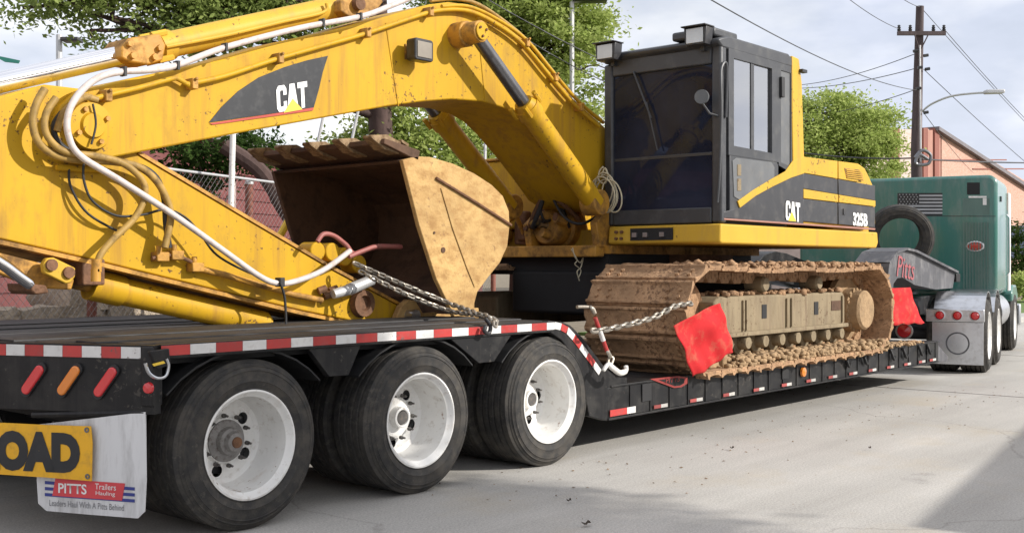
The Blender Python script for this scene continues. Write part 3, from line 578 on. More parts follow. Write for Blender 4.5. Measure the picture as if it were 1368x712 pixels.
# hydraulic pipes along the boom side with clamps
for pts, r in (([(115, 134), (145, 126), (188, 116), (228, 105), (238, 105), (258, 117)], .017), ([(250, 112), (300, 101), (364, 80), (430, 61), (489, 44), (560, 20), (590, 13), (625, 14), (660, 30), (698, 58), (735, 102), (768, 140), (800, 168)], .018), ([(590, 8), (625, 8), (662, 24), (702, 52), (738, 95), (772, 134), (803, 160)], .016)):
    ek('hydraulic_pipe', MB().tube(spline(poly(pts, BY0-.05), 5), r, 8), YEL, BOOM, smooth=60)
ek('hydraulic_pipe', MB().tube(spline(poly([(575, 0), (610, -2), (640, 6), (676, 30), (708, 58), (745, 103), (778, 140), (806, 163)], BY0+.18), 5), .018, 8), HOSEY, BOOM, smooth=60)
for cx_, cy_ in ((255, 112), (140, 128), (370, 78), (487, 44), (571, 16), (700, 57), (738, 103), (772, 143)):
    c = W(cx_, cy_, BY0-.03)
    ek('pipe_clamp', MB().box(c.x-.022, c.x+.022, c.y-.055, c.y+.03, c.z-.035, c.z+.035).cyl(c+Vector((0, -.06, .03)), c+Vector((0, -.075, .03)), .012, seg=6), YELD, BOOM, bevel=.005)
# flood lamp on the boom
c = W(567, 66, BY0-.17)
FLP = ek('flood_lamp', MB().prism([c+Vector((x_, 0, z_)) for x_, z_ in ((-.10, -.07), (-.085, -.085), (.085, -.085), (.10, -.07), (.10, .07), (.085, .085), (-.085, .085), (-.10, .07))], (0, .1, 0)), BLACK, BOOM, bevel=.008)
FL2 = ek('flood_lamp_bracket', MB().box(c.x-.02, c.x+.02, c.y+.1, BY0, c.z-.04, c.z+.03).box(c.x-.05, c.x+.05, BY0-.012, BY0-.001, c.z-.06, c.z+.06), YELD, BOOM)
ek('flood_lamp_lens', MB().box(c.x-.078, c.x+.078, c.y-.006, c.y-.0005, c.z-.062, c.z+.062), mat('dusty_lens', (.24, .21, .17), .35, var=.15), BOOM, bevel=.003)
# boom foot brackets, swing frame
for y_ in (BY0-.13, BY1+.05):
    ek('boom_foot_bracket', MB().prism([(8.55, y_, 1.62), (9.55, y_, 1.62), (9.35, y_, 2.15), (9.12, y_, 2.30), (8.95, y_, 2.18), (8.5, y_, 1.85)], (0, .08, 0)), YELD, bevel=.01)
ek('boom_foot_pin', MB().cyl((9.12, BY0-.16, 2.12), (9.12, BY1+.16, 2.12), .07), RUSTY)
# lift cylinders
def ram(name, base, tip, yy, rb, rr, frac, mrod, parent=EX, mb=YEL):
    a, b = Vector(base), Vector(tip); d = (b-a).normalized(); m_ = a+(b-a)*frac
    ob = MB().cyl(a, m_, rb, seg=28).cyl(m_-d*.10, m_+d*.0, rb*1.16, seg=28).cyl(m_, m_+d*.045, rb*1.05, rb*.85, seg=28)
    u = d.cross(AY).normalized()
    for s_ in (-1, 1):
        for t_ in (-1, 1): ob.cyl(m_-d*.05+u*(rb*.95*s_)+AY*(rb*.8*t_), m_+d*.065+u*(rb*.95*s_)+AY*(rb*.8*t_), .022, seg=6)
    o_ = ek(name, ob, mb, parent, smooth=40)
    ek('rod', MB().cyl(m_+d*.02, b, rr, seg=28), mrod, o_ if parent is EX else parent, smooth=40)
    return o_
LY = 6.20
for yy, nm in ((LY, 0), (2*YC-LY, 1)):
    dy = yy-LY
    tip = W(633, 43, LY)+Vector((0, dy, 0)); base = W(794, 270, LY)+Vector((0, dy, 0))
    o_ = ram('lift_cylinder', base, tip, yy, .098, .058, .60, STEELD)
    ek('rod_eye', MB().cyl(tip+Vector((0, -.085, 0)), tip+Vector((0, .085, 0)), .088, seg=28), YELD, o_, bevel=.008)
    s_ = 1 if nm == 0 else -1
    ek('pin_boss', MB().cyl(tip+Vector((0, .06*s_, 0)), tip+Vector((0, .21*s_, 0)), .105, seg=28), YELD, o_, bevel=.01)
    ek('pin_cap', MB().cyl(tip+Vector((0, -.10*s_, 0)), tip+Vector((0, -.086*s_, 0)), .072, seg=24), YEL, o_, bevel=.004)
    for k in range(3):
        a = 2*pi*k/3+.4; ek('pin_bolt', MB().cyl(tip+Vector((.042*cos(a), -.113*s_, .042*sin(a))), tip+Vector((.042*cos(a), -.099*s_, .042*sin(a))), .011, seg=6), RUSTY, o_)
    ek('base_eye', MB().cyl(base+Vector((0, -.09, 0)), base+Vector((0, .09, 0)), .12, seg=24), YELD, o_, bevel=.01)
# stick cylinder above the boom
a, b = W(470, 5, YC), W(-60, 123, YC)
SCY = ram('stick_cylinder', a, b, YC, .088, .064, .565, CHROME, mb=YELC)
m_ = W(190, 66, YC)
ek('cylinder_head', MB().prism([W(x_, y_, YC-.13) for x_, y_ in ((163, 62), (172, 50), (214, 44), (222, 60), (218, 80), (198, 86), (172, 82), (162, 76))], (0, .26, 0)), YELD, SCY, bevel=.012)
for px, py in ((172, 58), (176, 74), (212, 64), (205, 76)):
    p = W(px, py, YC-.13); ek('head_bolt', MB().cyl(p+Vector((0, -.03, 0)), p, .022, seg=6), YELD, SCY)
ek('base_clevis', MB().prism(poly([(455, 0), (470, -8), (505, -14), (512, 2), (500, 18), (470, 24), (455, 14)], YC-.16), (0, .32, 0)), YELD, SCY, bevel=.01)
ek('clevis_pin', MB().cyl(W(482, 4, YC-.21), W(482, 4, YC-.21)+Vector((0, .42, 0)), .05, seg=20), RUSTY, SCY)
ek('cylinder_pipe', MB().tube(spline(poly([(222, 62), (300, 47), (380, 28), (432, 16), (436, 4)], YC-.115), 5), .013, 8), YELC, SCY)
# stick
SY0, SY1 = 6.46, 6.98
st = [(-95, 84), (-95, 296), (0, 318), (125, 346), (260, 379), (400, 413), (488, 431), (524, 429), (534, 408), (445, 360), (330, 292), (185, 206), (150, 160), (110, 118), (60, 112), (0, 128), (-50, 100)]
STK = ek('stick', MB().prism(poly(st, SY0), (0, SY1-SY0, 0)), YEL, bevel=.010)
# rusty top flange of the stick
e = poly([(185, 205), (330, 291), (445, 359), (534, 407)], SY0-.012)
fb = MB()
for p, q in zip(e, e[1:]):
    d = (q-p).normalized(); nn = Vector((-d.z, 0, d.x)); nn = nn if nn.z > 0 else -nn
    fb.prism([p, q, q+nn*.022, p+nn*.022], (0, SY1-SY0+.024, 0))
ek('stick_flange', fb, YELD, STK, smooth=0)
e = poly([(0, 319), (125, 347), (260, 380), (400, 414), (486, 432)], SY0-.012)
fb = MB()
for p, q in zip(e, e[1:]):
    d = (q-p).normalized(); nn = Vector((-d.z, 0, d.x)); nn = -nn if nn.z > 0 else nn
    fb.prism([p, q, q+nn*.025, p+nn*.025], (0, SY1-SY0+.024, 0))
ek('stick_flange', fb, YELD, STK, smooth=0)
# pivot boss between boom tip and stick
c = W(118, 168, BY0-.02)
ek('pivot_boss', MB().lathe([(0, .07), (.07, .07), (.08, .05), (.14, .045), (.155, .0), (.155, -.05)], c, (0, -1, 0), 32), YEL, BOOM)
for k in range(4):
    a = k*pi/2+.5; p = c+Vector((.105*cos(a), -.06, .105*sin(a))); ek('pivot_bolt', MB().cyl(p+Vector((0, .02, 0)), p+Vector((0, -.012, 0)), .016, seg=6), YELD, BOOM)
# pipe and fittings on the stick side
ek('stick_pipe', MB().tube(poly([(262, 357), (300, 366), (390, 392), (430, 400)], SY0-.05), .022, 10), YELD, STK, smooth=60)
for px, py in ((262, 356), (215, 342), (235, 340)):
    p = W(px, py, SY0-.05); ek('hose_fitting', MB().box(p.x-.045, p.x+.045, p.y-.03, p.y+.05, p.z-.03, p.z+.03).cyl(p+Vector((-.02, -.01, .02)), p+Vector((-.02, -.01, .07)), .02, seg=8), YELD, STK, bevel=.006)
ek('stick_pipe', MB().tube(spline(poly([(203, 344), (222, 340), (240, 342), (262, 352)], SY0-.055), 4), .013, 8), RUSTY, STK)
ek('stick_pipe', MB().tube(spline(poly([(75, 222), (95, 224), (140, 226)], SY0-.03), 4), .02, 8), YEL, STK)
# stick end pin with rusty boss
c = W(482, 404, SY0-.01)
ek('bucket_pin_boss', MB().lathe([(0, .02), (.05, .02), (.06, .05), (.10, .05), (.11, .0)], c, (0, -1, 0), 28), RUSTY, STK)
ek('grease_gun_fitting', MB().cyl(W(445, 392, 6.36), W(466, 386, 6.34), .035, .04, seg=14).cyl(W(466, 386, 6.34), W(497, 373, 6.32), .045, .04, seg=14), GALV, STK)
for px, py in ((433, 395), (440, 388), (425, 388)):
    p = W(px, py, SY0-.03); ek('hose_fitting', MB().cyl(p, p+Vector((.06, -.02, .02)), .028, seg=8), RUSTY, STK)
# bucket cylinder below the stick
a, b = W(352, 431, YC-.1), W(-60, 338, YC-.1)
BCY = ek('bucket_cylinder', MB().cyl(a, a+(b-a)*.62, .088, seg=28).cyl(a+(b-a)*.52, a+(b-a)*.62, .10, seg=28).cyl(a+(a-b).normalized()*-.03, a+(a-b).normalized()*.03, .07, seg=20), YEL, smooth=40)
ek('rod', MB().cyl(a+(b-a)*.6, b, .052, seg=24), YELD, BCY, smooth=40)
ek('linkage_plate', MB().prism(poly([(58, 352), (63, 344), (72, 343), (101, 357), (101, 368), (95, 377), (88, 378), (60, 364)], SY0-.06), (0, .05, 0)), YELC, STK, bevel=.008)
for px, py in ((68, 353), (91, 363)):
    p = W(px, py, SY0-.06); ek('linkage_pin', MB().cyl(p+Vector((0, -.02, 0)), p, .035, seg=14), RUSTY, STK)
ek('pin_block', MB().box(W(105, 375, 6.5).x, W(135, 375, 6.5).x, 6.45, 6.95, W(120, 380, 6.5).z, W(120, 345, 6.5).z), RUSTY, STK, bevel=.01)
ek('linkage_arm', MB().prism(poly([(-90, 312), (60, 352), (100, 372), (96, 386), (50, 384), (-90, 330)], SY0+.05), (0, .06, 0)), YELD, STK, bevel=.01)
ek('polished_guard', MB().tube(spline(poly([(-30, 332), (5, 353), (25, 368), (42, 380)], 6.42), 5), [.03]+[.034]*14+[.03], 12), CHROME, STK)
ek('rod_end_block', MB().prism(poly([(40, 378), (62, 380), (66, 390), (48, 393), (42, 388)], 6.44), (0, .3, 0)), RUSTY, STK, bevel=.01)

# bucket
UY0, UY1 = 5.95, 7.50
bk_ = [(538, 213), (556, 208), (575, 209), (606, 218), (634, 231), (657, 246), (672, 261), (680, 281), (681, 300), (678, 328), (668, 350), (652, 370), (638, 389), (634, 404), (634, 420)]
lip = [(607, 422), (583, 372), (560, 300)]
BK = part('bucket', EX, W(607, 400, YC))
def off(pts, dy): return [p+Vector((0, dy, 0)) for p in pts]
side = poly(bk_+lip, UY0)
ek('bucket_side_plate', MB().prism(side, (0, .04, 0)), TAN, BK, bevel=.006)
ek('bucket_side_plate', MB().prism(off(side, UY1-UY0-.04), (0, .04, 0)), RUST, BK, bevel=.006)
sh = poly(bk_, UY0); c = sum(sh, Vector())/len(sh)
b_ = MB()
for p, q in zip(sh, sh[1:]):
    pi_, qi = p+(c-p).normalized()*.035, q+(c-q).normalized()*.035
    pi_.y = p.y; qi.y = q.y
    b_.prism([off([p], .041)[0], off([q], .041)[0], off([qi], .041)[0], off([pi_], .041)[0]], (0, UY1-UY0-.082, 0))
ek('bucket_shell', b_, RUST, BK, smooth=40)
# lip plate and teeth
t0, t1 = W(566, 210, 6.0), W(500, 182, 6.0); td = (t1-t0).normalized(); tn = Vector((-td.z, 0, td.x)); tn = tn if tn.z > 0 else -tn
lp0 = W(560, 209, UY0); 
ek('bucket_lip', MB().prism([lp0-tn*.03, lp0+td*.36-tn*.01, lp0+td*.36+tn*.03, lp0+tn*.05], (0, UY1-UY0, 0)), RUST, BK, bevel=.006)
TM = MB()
TM.add([(0, -.075, -.045), (0, .075, -.045), (0, .075, .06), (0, -.075, .06), (.26, -.075, -.055), (.26, .075, -.055), (.26, .075, .075), (.26, -.075, .075), (.50, -.055, .0), (.50, .055, .0), (.50, .055, .022), (.50, -.055, .022)],
       [(3, 2, 1, 0), (0, 1, 5, 4), (1, 2, 6, 5), (2, 3, 7, 6), (3, 0, 4, 7), (4, 5, 9, 8), (5, 6, 10, 9), (6, 7, 11, 10), (7, 4, 8, 11), (8, 9, 10, 11)])
TM.prism([(0, -.075, .061), (0, -.02, .061), (-.16, -.055, .045), (-.13, -.08, .045)], (0, 0, .028)).prism([(0, .02, .061), (0, .075, .061), (-.13, .08, .045), (-.16, .055, .045)], (0, 0, .028))
TM.v = [(a*.56, b_*.80, c_*.85) for a, b_, c_ in TM.v]; TMM = TM.mesh('tooth', mat('worn_tooth_steel', (.27, .175, .085), .65, dirt=(.11, .062, .03), amt=.9, thresh=.44, scale=7, var=.2, bump=.3, chips=(.08, .05, .03), cthr=.6), 20)
rm = Matrix((td, AY, tn)).transposed()
if rm.determinant() < 0: rm = Matrix((td, -AY, tn)).transposed()
for k in range(5):
    yy = UY0+.09+k*(UY1-UY0-.18)/4
    o_ = link('bucket_tooth', TMM, BK, mw=Matrix.Translation(Vector((lp0.x, yy, lp0.z))+td*.17+tn*.01) @ rm.to_4x4()); bv = o_.modifiers.new('edge', 'BEVEL'); bv.width = .004; bv.segments = 1
# ears, wear bar, rib, bolts on the near side plate
for y_ in (6.36, 7.02): ek('bucket_ear', MB().prism(poly([(528, 428), (536, 408), (546, 399), (556, 401), (566, 418), (640, 410), (640, 425), (560, 431)], y_), (0, .06, 0)), TAN, BK, bevel=.01)
ek('bucket_pin', MB().cyl(W(556, 421, 6.28), W(556, 421, 6.28)+Vector((0, .9, 0)), .05, seg=18), POLISH, BK)
ek('wear_bar', MB().tube(poly([(583, 237), (640, 272), (683, 300)], UY0-.012), .011, 6), RUSTY, BK)
ek('side_rib', MB().prism(poly([(588, 250), (595, 254), (622, 330), (634, 384), (624, 360), (604, 305)], UY0-.001), (0, -.008, 0)), TAN, BK, bevel=.004)
for px, py, r in ((592, 333, .022), (580, 310, .01)):
    p = W(px, py, UY0-.002); ek('side_plate_hole', MB().cyl(p+Vector((0, -.004, 0)), p, r, seg=14), RUST, BK)

# hoses at the boom tip
hose('white_hose', poly([(560, -8), (520, 8), (480, 22), (400, 37), (300, 63), (235, 87), (200, 93), (165, 95), (132, 103), (106, 124), (91, 152), (92, 182), (108, 208), (160, 240), (230, 285), (300, 335), (345, 367), (368, 377), (390, 376), (430, 361), (468, 334)], 6.27), .0205, WHOSE, BOOM, 6, 12)
hose('oil_hose', poly([(60, 118), (48, 140), (44, 165), (52, 190), (75, 207), (110, 213), (150, 215), (185, 222), (208, 240), (222, 264), (228, 290), (220, 330)], 6.33), .024, HOSEY, BOOM)
hose('oil_hose', poly([(75, 130), (62, 150), (60, 172), (70, 190), (90, 203), (130, 208), (165, 218), (190, 240), (193, 262), (180, 290), (150, 320), (133, 342), (128, 368)], 6.30), .022, HOSEY, BOOM)
hose('oil_hose', poly([(83, 150), (72, 168), (78, 190), (105, 206), (150, 212), (200, 228), (218, 258), (222, 300), (226, 330)], 6.36), .02, RUBBER, BOOM)
hose('oil_hose', poly([(130, 133), (110, 130), (85, 150), (76, 175)], 6.34), .022, HOSEY, BOOM)
hose('thin_cable', poly([(124, 138), (128, 165), (122, 192)], 6.31), .007, RUBBER, BOOM)
hose('thin_cable', poly([(112, 215), (112, 240), (124, 268), (155, 287), (190, 286), (222, 279), (248, 290), (268, 312), (290, 340), (330, 362), (375, 378)], 6.33), .008, RUBBER, BOOM)
hose('thin_cable', poly([(92, 225), (95, 250), (118, 285), (165, 312)], 6.42), .008, RUBBER, BOOM)
hose('thin_cable', poly([(374, 376), (380, 395), (382, 425), (381, 438)], 6.24), .009, RUBBER, STK)
for px, py in ((128, 365), (129, 352)):
    p = W(px, py, 6.30); ek('hose_ferrule', MB().cyl(p+Vector((0, 0, -.045)), p+Vector((0, 0, .03)), .03, seg=12), YELD, STK)
for k, (px, py) in enumerate(((300, 63), (236, 87), (430, 30), (165, 95), (480, 22))):
    p = W(px, py, 6.27); ek('hose_clamp', MB().box(p.x-.008, p.x+.008, p.y-.028, p.y+.028, p.z-.028, p.z+.028), RUBBER, BOOM)
p = W(374, 376, 6.27); ek('hose_clamp', MB().box(p.x-.02, p.x+.02, p.y-.032, p.y+.032, p.z-.032, p.z+.032), RUBBER, STK, bevel=.005)
# red hoses that lie in the bucket
hose('red_hose', poly([(424, 322), (432, 312), (446, 314), (462, 326), (474, 338), (500, 330), (534, 328)], 6.30), .018, RHOSE, STK)
hose('red_hose', poly([(466, 342), (485, 334), (505, 328), (536, 329)], 6.26), .018, RHOSE, STK)
for px, py in ((418, 335), (438, 336), (455, 342), (474, 352)):
    p = W(px, py, SY0+.10); ek('link_boss', MB().cyl(p+Vector((0, -.06, 0)), p+Vector((0, .1, 0)), .07, seg=20), YEL, STK, bevel=.01)

# ---- cab
CX0, CX1, CY0, CY1, CZ0, CZ1 = 8.70, 10.06, 5.06, 6.33, 1.825, 3.45
CB = part('cab', EX, (9.3, 5.7, CZ0))
def cbx(name, m, x0, x1, y0, y1, z0, z1, bevel=.012): return ek(name, MB().box(x0, x1, y0, y1, z0, z1), m, CB, bevel=bevel)
cbx('corner_post', CABM, CX0, CX0+.10, CY0, CY0+.10, CZ0, CZ1-.04, .02)
cbx('corner_post', CABM, CX0, CX0+.10, CY1-.10, CY1, CZ0, CZ1-.10, .02)
cbx('front_sill', CABM, CX0+.001, CX0+.08, CY0+.101, CY1-.101, CZ0, CZ0+.14)
cbx('front_header', CABM, CX0+.001, CX0+.08, CY0+.101, CY1-.101, CZ1-.22, CZ1-.06)
ro = MB().prism([(CX0-.05, CY0-.005, CZ1-.05), (CX0-.05, CY0-.005, CZ1-.015), (CX0+.12, CY0-.005, CZ1+.03), (CX1-.1, CY0-.005, CZ1+.035), (CX1+.02, CY0-.005, CZ1-.02), (CX1+.02, CY0-.005, CZ1-.09), (CX0+.02, CY0-.005, CZ1-.09)], (0, CY1-CY0+.01, 0))
ek('cab_roof', ro, CABM, CB, bevel=.025)
cbx('front_glass', GLASS, CX0+.03, CX0+.036, CY0+.101, CY1-.101, CZ0+.141, CZ1-.221, 0)
cbx('front_crossbar', CABM, CX0+.028, CX0+.055, CY0+.101, CY1-.101, CZ0+.60, CZ0+.63, .004)
cbx('far_side_wall', CABM, CX0+.11, CX1, CY1-.05, CY1-.002, CZ0, CZ0+.9)
cbx('far_side_glass', GLASS2, CX0+.11, CX1-.08, CY1-.04, CY1-.034, CZ0+.901, CZ1-.1, 0)
cbx('rear_wall', CABM, CX1-.06, CX1-.001, CY0+.06, CY1-.051, CZ0, CZ0+.85)
cbx('rear_glass', GLASS2, CX1-.045, CX1-.039, CY0+.06, CY1-.051, CZ0+.851, CZ1-.1, 0)
cbx('cab_floor', DARK, CX0+.1, CX1-.07, CY0+.06, CY1-.06, CZ0-.02, CZ0+.05, 0)
cbx('seat', RUBBER, 9.2, 9.72, 5.45, 5.98, CZ0+.35, CZ0+.52, .05); cbx('seat_back', RUBBER, 9.62, 9.78, 5.45, 5.98, CZ0+.5, CZ0+1.12, .06)
for y_ in (5.36, 6.04): cbx('console', CABL, 9.0, 9.5, y_, y_+.12, CZ0+.35, CZ0+.62, .02)
ek('control_lever', MB().tube([(9.05, 5.42, CZ0+.6), (8.98, 5.42, CZ0+.85)], .02, 8), RUBBER, CB); ek('control_lever', MB().tube([(9.05, 6.1, CZ0+.6), (8.98, 6.1, CZ0+.85)], .02, 8), RUBBER, CB)
# near side: door with sliding window, rear pane, swoosh
def sp_(name, pts, m, dy=0.0, th=.03, bevel=.006, parent=None, Y=CY0):
    return ek(name, MB().prism([p+Vector((0, dy, 0)) for p in poly(pts, Y)], (0, th, 0)), m, parent or CB, bevel=bevel)
def ring(name, outer, inner, m, dy, th, parent, Y=CY0, bevel=.004):
    o_ = [p+Vector((0, dy, 0)) for p in poly(outer, Y)]; n_ = [p+Vector((0, dy, 0)) for p in poly(inner, Y)]; k = len(o_); b = MB()
    for i_ in range(k):
        j = (i_+1) % k; b.prism([o_[i_], o_[j], n_[j], n_[i_]], (0, th, 0))
    return ek(name, b, m, parent, smooth=0)
DOOR = sp_('door', [(975, 204), (1037, 213), (1040, 220), (1040, 291), (975, 288)], CABM, .0, .04)
ring('door_window_frame', [(973, 63), (1040, 83), (1040, 216), (973, 206)], [(980, 77), (1031, 91), (1031, 204), (980, 194)], CABM, -.004, .045, DOOR)
sp_('door_pane', [(980, 77), (1005, 84), (1005, 199), (980, 194)], GLASS2, .012, .005, 0, DOOR)
sp_('door_pane', [(1007, 84), (1031, 91), (1031, 204), (1007, 199.5)], GLASS2, .020, .005, 0, DOOR)
sp_('pane_divider', [(1004, 83), (1008, 84), (1008, 200), (1004, 199)], CABM, .004, .02, .002, DOOR)
sp_('door_lower_panel', [(978, 214), (983, 210), (1030, 216), (1034, 222), (1034, 240), (1022, 248), (990, 268), (980, 262)], CABL, -.006, .006, .004, DOOR)
for yy in ((219, 234), (238, 254)): sp_('door_vent', [(984, yy[0]), (989, yy[0]), (989, yy[1]), (984, yy[1])], FRAMEM, -.010, .004, .001, DOOR)
sp_('door_handle', [(1041, 102), (1045, 103), (1045, 130), (1041, 129)], RUBBER, -.03, .03, .004)
ring('rear_pane_frame', [(1040, 83), (1060, 89), (1060, 232), (1040, 220)], [(1043, 93), (1056, 97), (1056, 222), (1043, 216)], CABM, -.003, .03, CB)
sp_('rear_side_pane', [(1043, 93), (1056, 97), (1056, 222), (1043, 216)], CABL, .006, .006, 0)
sp_('rear_post', [(1057, 74), (1066, 78), (1070, 110), (1073, 206), (1073, 232), (1062, 226), (1058, 215), (1057, 150)], YELC, -.012, .10, .01)
sp_('swoosh_bar', [(1058, 214), (1073, 208), (1073, 231), (1055, 237), (1030, 249), (1008, 261), (987, 277), (984, 268), (1005, 253), (1030, 238), (1048, 228)], YELC, -.014, .014, .004)
sp_('lower_side_panel', [(967, 290), (967, 282), (987, 277), (1008, 261), (1055, 237), (1073, 231), (1073, 299)], PANB, -.002, .03, .003)
blockword('side_letter', 'CAT', W(1048.5, 293, CY0)+Vector((0, -.006, 0)), (W(1068, 296, CY0)-W(1048.5, 293, CY0)), AZ, (W(1068, 296, CY0)-W(1048.5, 293, CY0)).length, W(1048.5, 267, CY0).z-W(1048.5, 293, CY0).z, WHITE, CB)
ek('letter_triangle', MB().prism(poly([(1053, 294), (1058, 282), (1063.5, 295)], CY0-.0105), (0, -.001, 0)), YTRI, CB, smooth=0)
# grab rail, mirror, wiper, lamps on the cab
ek('grab_rail', MB().tube(spline([(CX0-.05, CY0+.01, 2.0), (CX0-.06, CY0-.02, 2.3), (CX0-.05, CY0-.03, 2.8), (CX0-.04, CY0-.02, 3.15), (CX0+.06, CY0-.02, 3.2), (CX0+.06, CY0-.01, 2.75)], 6), .014, 8), CABM, CB)
ek('mirror', MB().lathe([(0, .0), (.062, 0), (.066, .02), (.045, .04), (0, .045)], (CX0-.10, CY0+.14, 2.93), (1, .4, 0), 24), CABL, CB)
ek('mirror_arm', MB().tube([(CX0-.09, CY0+.15, 2.89), (CX0-.06, CY0+.08, 2.78), (CX0+.01, CY0+.03, 2.76)], .011, 8), CABM, CB)
ek('wiper', MB().tube([(CX0-.015, CY1-.35, CZ1-.2), (CX0-.02, CY1-.55, CZ1-.65)], .01, 6).tube([(CX0-.022, CY1-.5, CZ1-.5), (CX0-.022, CY1-.62, CZ1-.95)], .008, 6), CABM, CB)
def cab_lamp(cx_, cy_, cz_):
    o_ = ek('work_lamp', MB().prism([(cx_-.10, cy_-.10, cz_-.085), (cx_-.10, cy_+.10, cz_-.085), (cx_-.10, cy_+.115, cz_+.07), (cx_-.10, cy_-.115, cz_+.07)], (.12, 0, 0)).prism([(cx_-.14, cy_-.125, cz_+.072), (cx_-.14, cy_+.125, cz_+.072), (cx_-.14, cy_+.125, cz_+.085), (cx_-.14, cy_-.125, cz_+.085)], (.17, 0, 0)), BLACK, CB, bevel=.008)
    ek('work_lamp_lens', MB().box(cx_-.107, cx_-.101, cy_-.085, cy_+.085, cz_-.068, cz_+.06), LENSC, o_, bevel=.002)
    ek('work_lamp_bracket', MB().box(cx_+.02, cx_+.2, cy_-.02, cy_+.02, cz_-.12, cz_-.05), CABM, CB)
cab_lamp(CX0-.06, CY1-.13, CZ1-.005); cab_lamp(CX0-.06, CY0+.17, CZ1+.015)
ek('roof_hatch_lip', MB().box(CX0-.02, CX0+.4, CY0+.06, CY0+.5, CZ1+.02, CZ1+.10), CABM, CB, bevel=.02)
ek('rear_marker', MB().box(W(1066, 95, CY0).x, W(1071, 95, CY0).x+.02, CY0-.05, CY0, W(1066, 96, CY0).z, W(1066, 92, CY0).z), BLACK, CB)

# ---- house (engine body) and platform
HX1 = 12.03
body = [(1073, 210), (1149, 218.5), (1156, 224), (1161, 234), (1169, 252), (1170, 300), (1073, 300)]
ek('engine_body', MB().prism(poly(body, CY0+.02), (0, 3.28, 0)), YELC, bevel=.02)
PX = [(1073, 1119.0), (1120.4, 1169)]
def lerp(a, b, x): return a[1]+(b[1]-a[1])*(x-a[0])/(b[0]-a[0])
def band(name, m, l0, l1, u0, u1, xs, dy=0.0, th=.022, par=EX):
    for xa, xb in xs:
        ek(name, MB().prism([p+Vector((0, dy, 0)) for p in poly([(xa, lerp(u0, u1, xa)), (xb, lerp(u0, u1, xb)), (xb, lerp(l0, l1, xb)), (xa, lerp(l0, l1, xa))], CY0)], (0, th, 0)), m, par, bevel=.004)
band('upper_side_panel', YELC, (1073, 230), (1162, 245), (1073, 208.5), (1148, 218), [(1073.5, 1119), (1120.4, 1147)])
ek('hood_louvre_panel', MB().prism(poly([(1128, 223.5), (1148, 226), (1152, 231.5), (1154, 241), (1131, 237)], CY0-.003), (0, .003, 0)), YELD, smooth=0)
for k in range(5): ek('louvre_slat', MB().prism(poly([(1130+k*.3, 225.5+k*2.6), (1149+k*.9, 228+k*2.6), (1149+k*.9, 229+k*2.6), (1130+k*.3, 226.5+k*2.6)], CY0-.004), (0, -.008, 0)), YELC, smooth=0)
band('black_side_panel', PANB, (1073, 251), (1169, 267), (1073, 230.8), (1165, 246.5), PX)
band('yellow_stripe', YELC, (1073, 264), (1169, 275), (1073, 251.6), (1169, 267.4), PX, -.006, .028)
band('black_side_door', PANB, (1073, 294.6), (1169, 303), (1073, 264.8), (1169, 275.8), PX)
band('red_trim_line', mat('faded_red_line', (.34, .16, .12), .6), (967, 293), (1169, 306.5), (967, 290.5), (1169, 304), [(967, 1169)], -.004, .02)
text('model_number', '325B', W(1139.0, 300.3, CY0)+Vector((0, -.004, 0)), (W(1159, 301.5, CY0)-W(1139.5, 299.8, CY0)), AZ, (W(1159, 301, CY0)-W(1139.5, 299.5, CY0)).length, .14, WHITE, EX, .045, .001)
ek('door_latch', MB().box(W(1126, 280, CY0).x, W(1129, 280, CY0).x, CY0-.01, CY0, W(1126, 286, CY0).z, W(1126, 278, CY0).z), BLACK)
PL = MB().prism([(8.64, CY0-.02, 1.655), (8.66, CY0-.02, 1.815), (HX1, CY0-.02, 1.815), (HX1+.02, CY0-.02, 1.70), (HX1-.03, CY0-.02, 1.64), (8.68, CY0-.02, 1.64)], (0, 1.2, 0))
ek('platform', PL, YELC, bevel=.015)
ek('platform', MB().box(8.9, HX1, CY0+1.19, 8.38, 1.642, 1.8), YELC, bevel=.01)
ek('counterweight', MB().prism([(11.2, 5.2, 1.66), (12.2, 5.2, 1.66), (12.25, 5.2, 2.1), (12.05, 5.2, 2.35), (11.2, 5.2, 2.35)], (0, 3.0, 0)), YELC, bevel=.06)
ek('step_recess', MB().box(8.634, 8.645, 5.52, 5.98, 1.68, 1.79), DARK, smooth=0)
for y_ in (5.6, 5.78, 5.9): ek('recess_clip', MB().box(8.615, 8.634, y_, y_+.05, 1.71, 1.75), POLISH, smooth=0)
for k in range(4): ek('platform_bolt', MB().cyl((8.655, 6.08+.06*(k % 2), 1.70+.06*(k//2)), (8.62, 6.08+.06*(k % 2), 1.70+.06*(k//2)), .014, seg=6), RUSTY)
# swing frame, tanks and clutter beneath the boom
ek('swing_frame_beam', MB().box(8.50, 8.64, 6.28, 8.30, 1.53, 1.64), YELD, bevel=.01)
ek('swing_frame_plate', MB().box(8.64, 11.5, 6.2, 8.3, 1.56, 1.638), YELD, smooth=0)
ek('tool_box', MB().box(8.85, 9.75, 7.25, 8.25, 1.82, 2.54), YEL, bevel=.025)
ek('tool_box_lid', MB().box(8.83, 9.77, 7.23, 8.27, 2.543, 2.57), YELD, bevel=.01)
ek('valve_block', MB().box(8.75, 9.05, 6.9, 7.5, 1.66, 1.9).box(8.7, 8.8, 7.0, 7.15, 1.9, 2.05).box(8.7, 8.8, 7.3, 7.42, 1.7, 2.0), RUSTY, bevel=.02)
ek('swing_motor', MB().lathe([(0, 0), (.15, 0), (.17, .03), (.17, .2), (.2, .22), (.2, .4)], (8.58, 6.95, 1.82), (1, 0, 0), 28), YELD)
ek('swing_motor', MB().lathe([(0, 0), (.10, 0), (.12, .03), (.12, .3)], (8.6, 7.75, 1.78), (1, 0, 0), 24), YELD)
